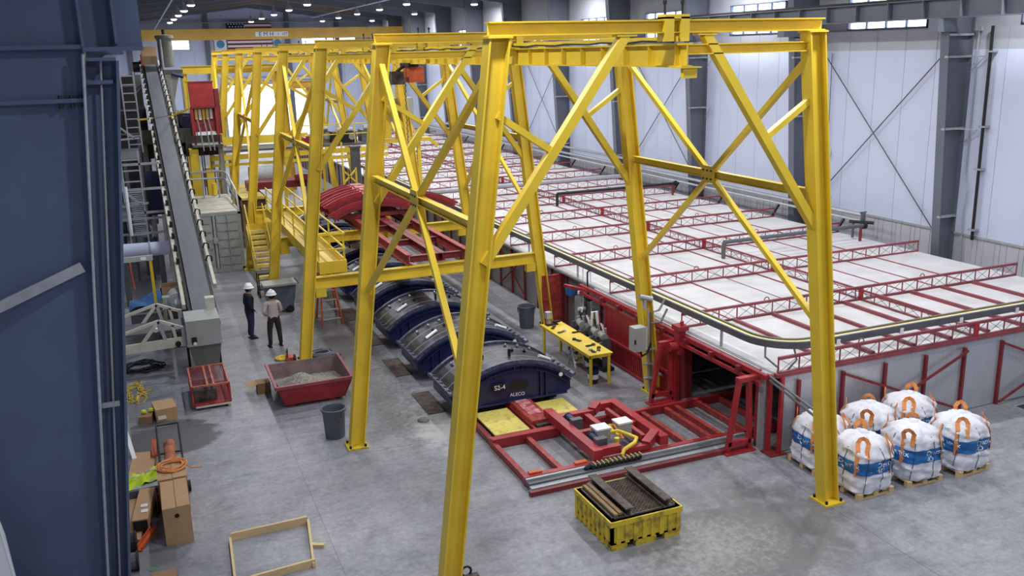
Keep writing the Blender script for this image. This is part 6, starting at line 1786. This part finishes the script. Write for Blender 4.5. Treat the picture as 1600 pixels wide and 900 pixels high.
# folded hi-vis vest
ve = MB(); vs = []
for j in range(13):
    for i in range(17):
        u, w = i/16, j/12
        vs.append((-1.15+u*0.85, 18.95+w*0.55+u*0.35, 0.40+0.05*sin(u*13+w*4)+0.05*sin(w*11-u*5)+0.03*cos(u*23)-0.14*abs(w-0.5)))
ve.add(vs, [(j*17+i, j*17+i+1, (j+1)*17+i+1, (j+1)*17+i) for j in range(12) for i in range(16)])
vt = thing('safety_vest', 'crumpled lime yellow safety vest thrown over the boxes at the left', 'vest', (-0.7, 19.3, 0.3))
build(ve, 'vest_cloth', 'hiviz', vt, smooth=True)
build(MB().strip([(-1.1+0.08*k, 19.2+0.035*k, 0.47+0.04*sin(k*1.1)) for k in range(10)], 0.06, side=(0, 1, 0.1), th=0.008), 'reflective_tape', 'grey', vt)
bxx = thing('tool_crate', 'low dark crate under the lime safety vest', 'crate', (-0.75, 19.35, 0))
build(MB().box(-1.1, -0.35, 19.05, 19.75, 0.0, 0.30), 'crate_body', 'grey_dark', bxx)
build(MB().box(-1.12, -0.33, 19.03, 19.77, 0.26, 0.31), 'crate_rim', 'grey', bxx)
# orange profiles and straps
for k, (a, c, lab) in enumerate((((-0.86, 16.9, 0.02), (-0.56, 17.5, 0.12), 'short orange channel under the long narrow box'), ((-0.42, 20.55, 0.33), (-0.40, 21.5, 0.33), 'pair of orange channel profiles by the hand truck'))):
    t = thing('orange_profile', lab, 'profile', a, 'orange channel profiles')
    build(MB().beam(a, c, 0.12, 0.03), 'channel', 'orange', t)
    build(MB().beam((a[0]-0.06, a[1], a[2]+0.03), (c[0]-0.06, c[1], c[2]+0.03), 0.02, 0.07), 'lip', 'orange', t)
    build(MB().beam((a[0]+0.06, a[1], a[2]+0.03), (c[0]+0.06, c[1], c[2]+0.03), 0.02, 0.07), 'lip', 'orange', t)
rs = thing('ratchet_strap', 'dark red ratchet straps heaped between the cardboard boxes', 'strap', (-0.45, 18.6, 0))
for k in range(4):
    build(MB().path([(-0.5+0.03*k, 18.2+0.1*k, 0.02+0.02*k), (-0.46+0.02*k, 18.5, 0.16), (-0.52+0.03*k, 18.9, 0.14), (-0.44, 19.2+0.05*k, 0.1)], 0.022, 6), 'strap', ('maroon', 'black', 'maroon', 'red')[k], rs)
gs = thing('grey_board', 'grey board with a green chalk mark lying on the floor at the lower left', 'board', (-0.5, 16.3, 0))
build(MB().box(-0.86, -0.20, 15.6, 16.85, 0.0, 0.02), 'board', 'dull_panel', gs)
build(MB().path([(-0.62+0.08*cos(2*pi*k/14), 16.15+0.1*sin(2*pi*k/14), 0.024) for k in range(14)], 0.006, 5, True), 'chalk_ring', mat('green_chalk', (70, 170, 130), 0.8), gs)
wp = thing('steel_pipe_end', 'white steel post leaning beside the near column', 'post', (-0.95, 21, 0))
build(MB().beam((-1.05, 21.6, 0.9), (-0.8, 20.4, 0.05), 0.09, 0.05), 'post', 'white', wp)
build(MB().cyl((-1.05, 21.75), 0.14, 0.0, 0.92, 12), 'drum_foot', 'galv', wp)
# clutter partly behind the near column
mi = [((-1.0, 17.0, 0), 'black cable reel half hidden by the near column', 'black', 0.18), ((-0.98, 16.3, 0), 'black pump half hidden at the bottom of the near column', 'grey_dark', 0.16)]
for c, lab, m, r in mi:
    t = thing('cable_reel', lab, 'reel', c)
    build(MB().tube((c[0]-0.1, c[1], r), (c[0]+0.1, c[1], r), r, 14), 'spool', m, t)
    build(MB().tube((c[0]+0.1, c[1], r), (c[0]+0.13, c[1], r), r*1.15, 14), 'cheek', 'black', t)
    build(MB().tube((c[0]-0.13, c[1], r), (c[0]-0.1, c[1], r), r*1.15, 14), 'cheek', 'black', t)
# timber frame on the floor
wf = thing('pine_formwork', 'rectangular pale pine timber frame lying on the floor', 'frame', (1.5, 15.8, 0))
build(MB().beam((0.80, 16.58, 0.08), (2.26, 16.62, 0.08), 0.05, 0.16), 'rail', 'wood', wf)
build(MB().beam((0.72, 14.9, 0.07), (2.12, 15.02, 0.07), 0.05, 0.14), 'rail', 'wood', wf)
build(MB().beam((0.78, 16.55, 0.05), (0.70, 14.85, 0.05), 0.045, 0.09), 'stile', 'wood', wf)
build(MB().beam((2.28, 16.62, 0.05), (2.08, 14.95, 0.05), 0.045, 0.09), 'stile', 'wood', wf)
tag(build(MB().beam((2.16, 15.72, 0.03), (2.40, 15.6, 0.03), 0.09, 0.06), 'timber_offcut', 'wood'), 'short pine offcut lying beside the timber frame', 'offcut')
# power tools by the third left leg
pt = thing('power_tools', 'orange and black cut-off saw lying at the foot of the third left gantry leg', 'saw', (3.55, 26.6, 0))
build(MB().box(3.42, 3.68, 26.35, 26.7, 0.04, 0.26), 'saw_body', 'orange', pt)
build(MB().tube((3.62, 26.2, 0.2), (3.66, 26.2, 0.2), 0.2, 18), 'saw_disc', 'black', pt)
build(MB().path([(3.45, 26.4, 0.26), (3.45, 26.5, 0.42), (3.5, 26.75, 0.42), (3.5, 26.8, 0.2)], 0.025, 6), 'saw_handle', 'black', pt)
build(MB().box(3.4, 3.7, 26.3, 26.75, 0.0, 0.04), 'skid', 'black', pt)
yc = coil('cable_coil', 'yellow cable heap behind the orange saw', 'cable', (3.35, 27.1, 0), 0.14, 6, 0.02, 'yellow', 1.0)
# small black gauge at the bottom edge
vg = thing('pipe_fitting', 'black ring fitting on the floor at the bottom edge right of the near leg', 'fitting', (4.5, 13.5, 0))
build(MB().path([(4.5+0.09*cos(2*pi*k/14), 13.5, 0.12+0.09*sin(2*pi*k/14)) for k in range(14)], 0.022, 6, True), 'ring', 'black', vg)
build(MB().box(4.45, 4.7, 13.38, 13.5, 0.0, 0.06), 'base', 'rust', vg)
tag(build(MB().lathe([(0.16, 0), (0.14, 0.05), (0.07, 0.08), (0.01, 0.09)], 14, (5.9, 20.6, 0)), 'concrete_lump', 'gravel', smooth=True), 'small lump of spilled concrete on the floor left of the nearest mould', 'concrete')
gt = thing('floor_drain', 'dark grated floor drain at the right edge beside the chamber wall', 'drain', (20.3, 14.9, 0))
build(MB().box(19.7, 22.5, 14.55, 14.95, -0.001, 0.006), 'drain_frame', 'galv', gt)
b0 = build(MB().box(19.75, 19.8, 14.6, 14.9, 0.004, 0.014), 'drain_bar', 'black', gt)
for k in range(1, 34): piece(b0, gt, (0.08*k, 0, 0))

# ================================================================== PEOPLE
def person(label, loc, rz, pose, zones, hat=True, hair=None):
    t = thing('person', label, 'person', loc)
    J, E, Rr = pose
    me = bpy.data.meshes.new('body_skel')
    names = list(J)
    me.from_pydata([J[n_] for n_ in names], [(names.index(a), names.index(b_)) for a, b_ in E], [])
    o = bpy.data.objects.new('body_skel', me)
    COL.objects.link(o)
    o.modifiers.new('Skin', 'SKIN')
    for k, n_ in enumerate(names):
        sv = me.skin_vertices[0].data[k]
        r = Rr[n_]
        sv.radius = r if isinstance(r, tuple) else (r, r)
        sv.use_root = (n_ == 'pelvis')
    sub = o.modifiers.new('Sub', 'SUBSURF'); sub.levels = 2; sub.render_levels = 2
    dg = bpy.context.evaluated_depsgraph_get(); dg.update()
    bm_ = bpy.data.meshes.new_from_object(o.evaluated_get(dg))
    bpy.data.objects.remove(o)
    bm_.name = 'body'
    bm_.materials.clear()
    mats = []
    for p in bm_.polygons:
        p.use_smooth = True
        m = zones(p.center)
        if m not in mats:
            mats.append(m)
        p.material_index = mats.index(m)
    for m in mats: bm_.materials.append(M[m])
    b_ = bpy.data.objects.new('body', bm_)
    COL.objects.link(b_); b_.parent = t
    hx, hy, hz = J['head']
    def part(mb, nm, m, sm=True):
        me2 = bpy.data.meshes.new(nm); me2.from_pydata(mb.v, [], mb.f); me2.materials.append(M[m])
        bmx = bmesh.new(); bmx.from_mesh(me2); bmesh.ops.recalc_face_normals(bmx, faces=bmx.faces); bmx.to_mesh(me2); bmx.free()
        if sm:
            for p in me2.polygons: p.use_smooth = True
        oo = bpy.data.objects.new(nm, me2); COL.objects.link(oo); oo.parent = t
        return oo
    ht_ = part(MB().lathe([(0.172, 0.0), (0.172, 0.012), (0.140, 0.022), (0.138, 0.06), (0.118, 0.105), (0.08, 0.138), (0.04, 0.152), (0.005, 0.156)], 20, (hx, hy, hz+0.055)), 'hard_hat', 'white')
    part(MB().box(hx-0.03, hx+0.03, hy-0.08, hy+0.08, hz+0.195, hz+0.22), 'hat_ridge', 'white', False).parent = ht_
    # face: nose, eyes, mouth, ears (front is -y)
    part(MB().lathe([(0.005, 0.02), (0.018, -0.02), (0.005, -0.03)], 8, (hx, hy-0.105, hz-0.01)), 'nose', 'skin')
    for s in (-1, 1):
        part(MB().sphere((hx+s*0.035, hy-0.092, hz+0.02), 0.012, 8, 6), 'eye', 'black')
        part(MB().sphere((hx+s*0.088, hy, hz-0.005), 0.024, 8, 6, 1.4), 'ear', 'skin')
    part(MB().box(hx-0.025, hx+0.025, hy-0.10, hy-0.092, hz-0.062, hz-0.054), 'mouth', 'maroon', False)
    part(MB().lathe([(0.094, -0.05), (0.1, 0.0), (0.1, 0.06)], 16, (hx, hy+0.02, hz)), 'hair', hair or 'black')
    for nm in ('foot_l', 'foot_r'):
        fx, fy, fz = J[nm]
        part(MB().box(fx-0.05, fx+0.05, fy-0.12, fy+0.14, 0.0, 0.025), 'sole', 'black', False)
    # hands with five fingers
    for s, hn in ((-1, 'hand_l'), (1, 'hand_r')):
        if hn + '_hide' in J: continue
        P = Vector(J[hn]); W_ = Vector(J['wrist_l' if s < 0 else 'wrist_r'])
        d_ = (P-W_).normalized()
        side = d_.cross(Vector((0, 1, 0))).normalized() if abs(d_.y) < 0.9 else Vector((1, 0, 0))
        fb = MB()
        for q in range(4):
            base = P + side*(q-1.5)*0.02
            ln = (0.06, 0.072, 0.068, 0.05)[q]
            mid = base+d_*ln*0.55
            fb.path([base, mid, mid+d_*ln*0.35+Vector((0, -0.018, -0.01))], 0.0088, 6)
        th_ = P-d_*0.03+side*0.04
        fb.path([th_, th_+side*0.02+d_*0.03, th_+side*0.015+d_*0.055+Vector((0, -0.012, 0))], 0.0095, 6)
        part(fb, 'fingers', 'skin')
    t.location = loc
    t.rotation_euler = (0, 0, rz)
    return t
def skeleton(arms, stance=0.11, lean=0.0, bulk=1.0):
    J = {'pelvis': (0, 0, 0.98), 'belly': (0, 0.0, 1.12), 'chest': (0, lean, 1.32), 'collar': (0, lean+0.01, 1.47), 'neck': (0, lean, 1.55), 'head': (0, lean-0.02, 1.66), 'crown': (0, lean-0.02, 1.74),
         'hip_l': (-0.10, 0, 0.93), 'knee_l': (-stance, -0.02, 0.52), 'ankle_l': (-stance-0.01, 0.03, 0.10), 'foot_l': (-stance-0.02, -0.06, 0.05), 'toe_l': (-stance-0.03, -0.15, 0.04),
         'hip_r': (0.10, 0, 0.93), 'knee_r': (stance, -0.03, 0.52), 'ankle_r': (stance+0.02, 0.03, 0.10), 'foot_r': (stance+0.03, -0.06, 0.05), 'toe_r': (stance+0.05, -0.15, 0.04)}
    J.update(arms)
    E = [('pelvis', 'belly'), ('belly', 'chest'), ('chest', 'collar'), ('collar', 'neck'), ('neck', 'head'), ('head', 'crown')]
    for s in 'lr':
        E += [('pelvis', 'hip_'+s), ('hip_'+s, 'knee_'+s), ('knee_'+s, 'ankle_'+s), ('ankle_'+s, 'foot_'+s), ('foot_'+s, 'toe_'+s),
              ('collar', 'sho_'+s), ('sho_'+s, 'elb_'+s), ('elb_'+s, 'wrist_'+s), ('wrist_'+s, 'hand_'+s)]
    R_ = {'pelvis': (0.155*bulk, 0.12*bulk), 'belly': (0.155*bulk, 0.125*bulk), 'chest': (0.175*bulk, 0.13*bulk), 'collar': (0.12*bulk, 0.09), 'neck': 0.06, 'head': (0.085, 0.10), 'crown': (0.07, 0.08)}
    for s in 'lr':
        R_.update({'hip_'+s: 0.115*bulk, 'knee_'+s: 0.088, 'ankle_'+s: 0.066, 'foot_'+s: 0.048, 'toe_'+s: 0.035, 'sho_'+s: 0.075*bulk, 'elb_'+s: 0.055*bulk, 'wrist_'+s: 0.034, 'hand_'+s: (0.04, 0.022)})
    return J, E, R_
arms1 = {'sho_l': (-0.20, 0.0, 1.44), 'elb_l': (-0.25, 0.04, 1.16), 'wrist_l': (-0.20, -0.10, 0.98), 'hand_l': (-0.17, -0.15, 0.93),
         'sho_r': (0.20, 0.0, 1.44), 'elb_r': (0.25, 0.06, 1.16), 'wrist_r': (0.19, -0.08, 0.99), 'hand_r': (0.16, -0.13, 0.94)}
arms2 = {'sho_l': (-0.20, 0.0, 1.44), 'elb_l': (-0.27, 0.02, 1.17), 'wrist_l': (-0.15, -0.17, 1.06), 'hand_l': (-0.08, -0.19, 1.06),
         'sho_r': (0.20, 0.0, 1.44), 'elb_r': (0.30, 0.05, 1.17), 'wrist_r': (0.20, -0.15, 1.03), 'hand_r': (0.13, -0.18, 1.03)}
def zones1(c):
    if c.z < 0.10: return 'shoe'
    if c.z < 0.86 or (c.z < 0.93 and abs(c.x) < 0.17): return 'jeans'
    if c.z > 1.54: return 'skin'
    if c.z < 0.965 and (c.y < -0.09): return 'skin'
    return 'jacket'
def zones2(c):
    if c.z < 0.10: return 'shoe'
    if c.z < 0.9 or (c.z < 1.0 and abs(c.x) < 0.19 and c.y > -0.14): return 'trousers'
    if c.z > 1.53: return 'skin'
    if c.y < -0.14 and c.z < 1.1 and abs(c.x) < 0.16: return 'skin'
    return 'shirt'
person('person in dark jacket, blue jeans and white hard hat, turned to the right', (2.80, 29.75, 0), radians(100), skeleton(arms1, 0.10, -0.03, 1.24), zones1)
person('person in pale shirt, dark trousers and white hard hat, seen from behind', (3.40, 28.50, 0), radians(186), skeleton(arms2, 0.15, 0.0, 1.1), zones2)
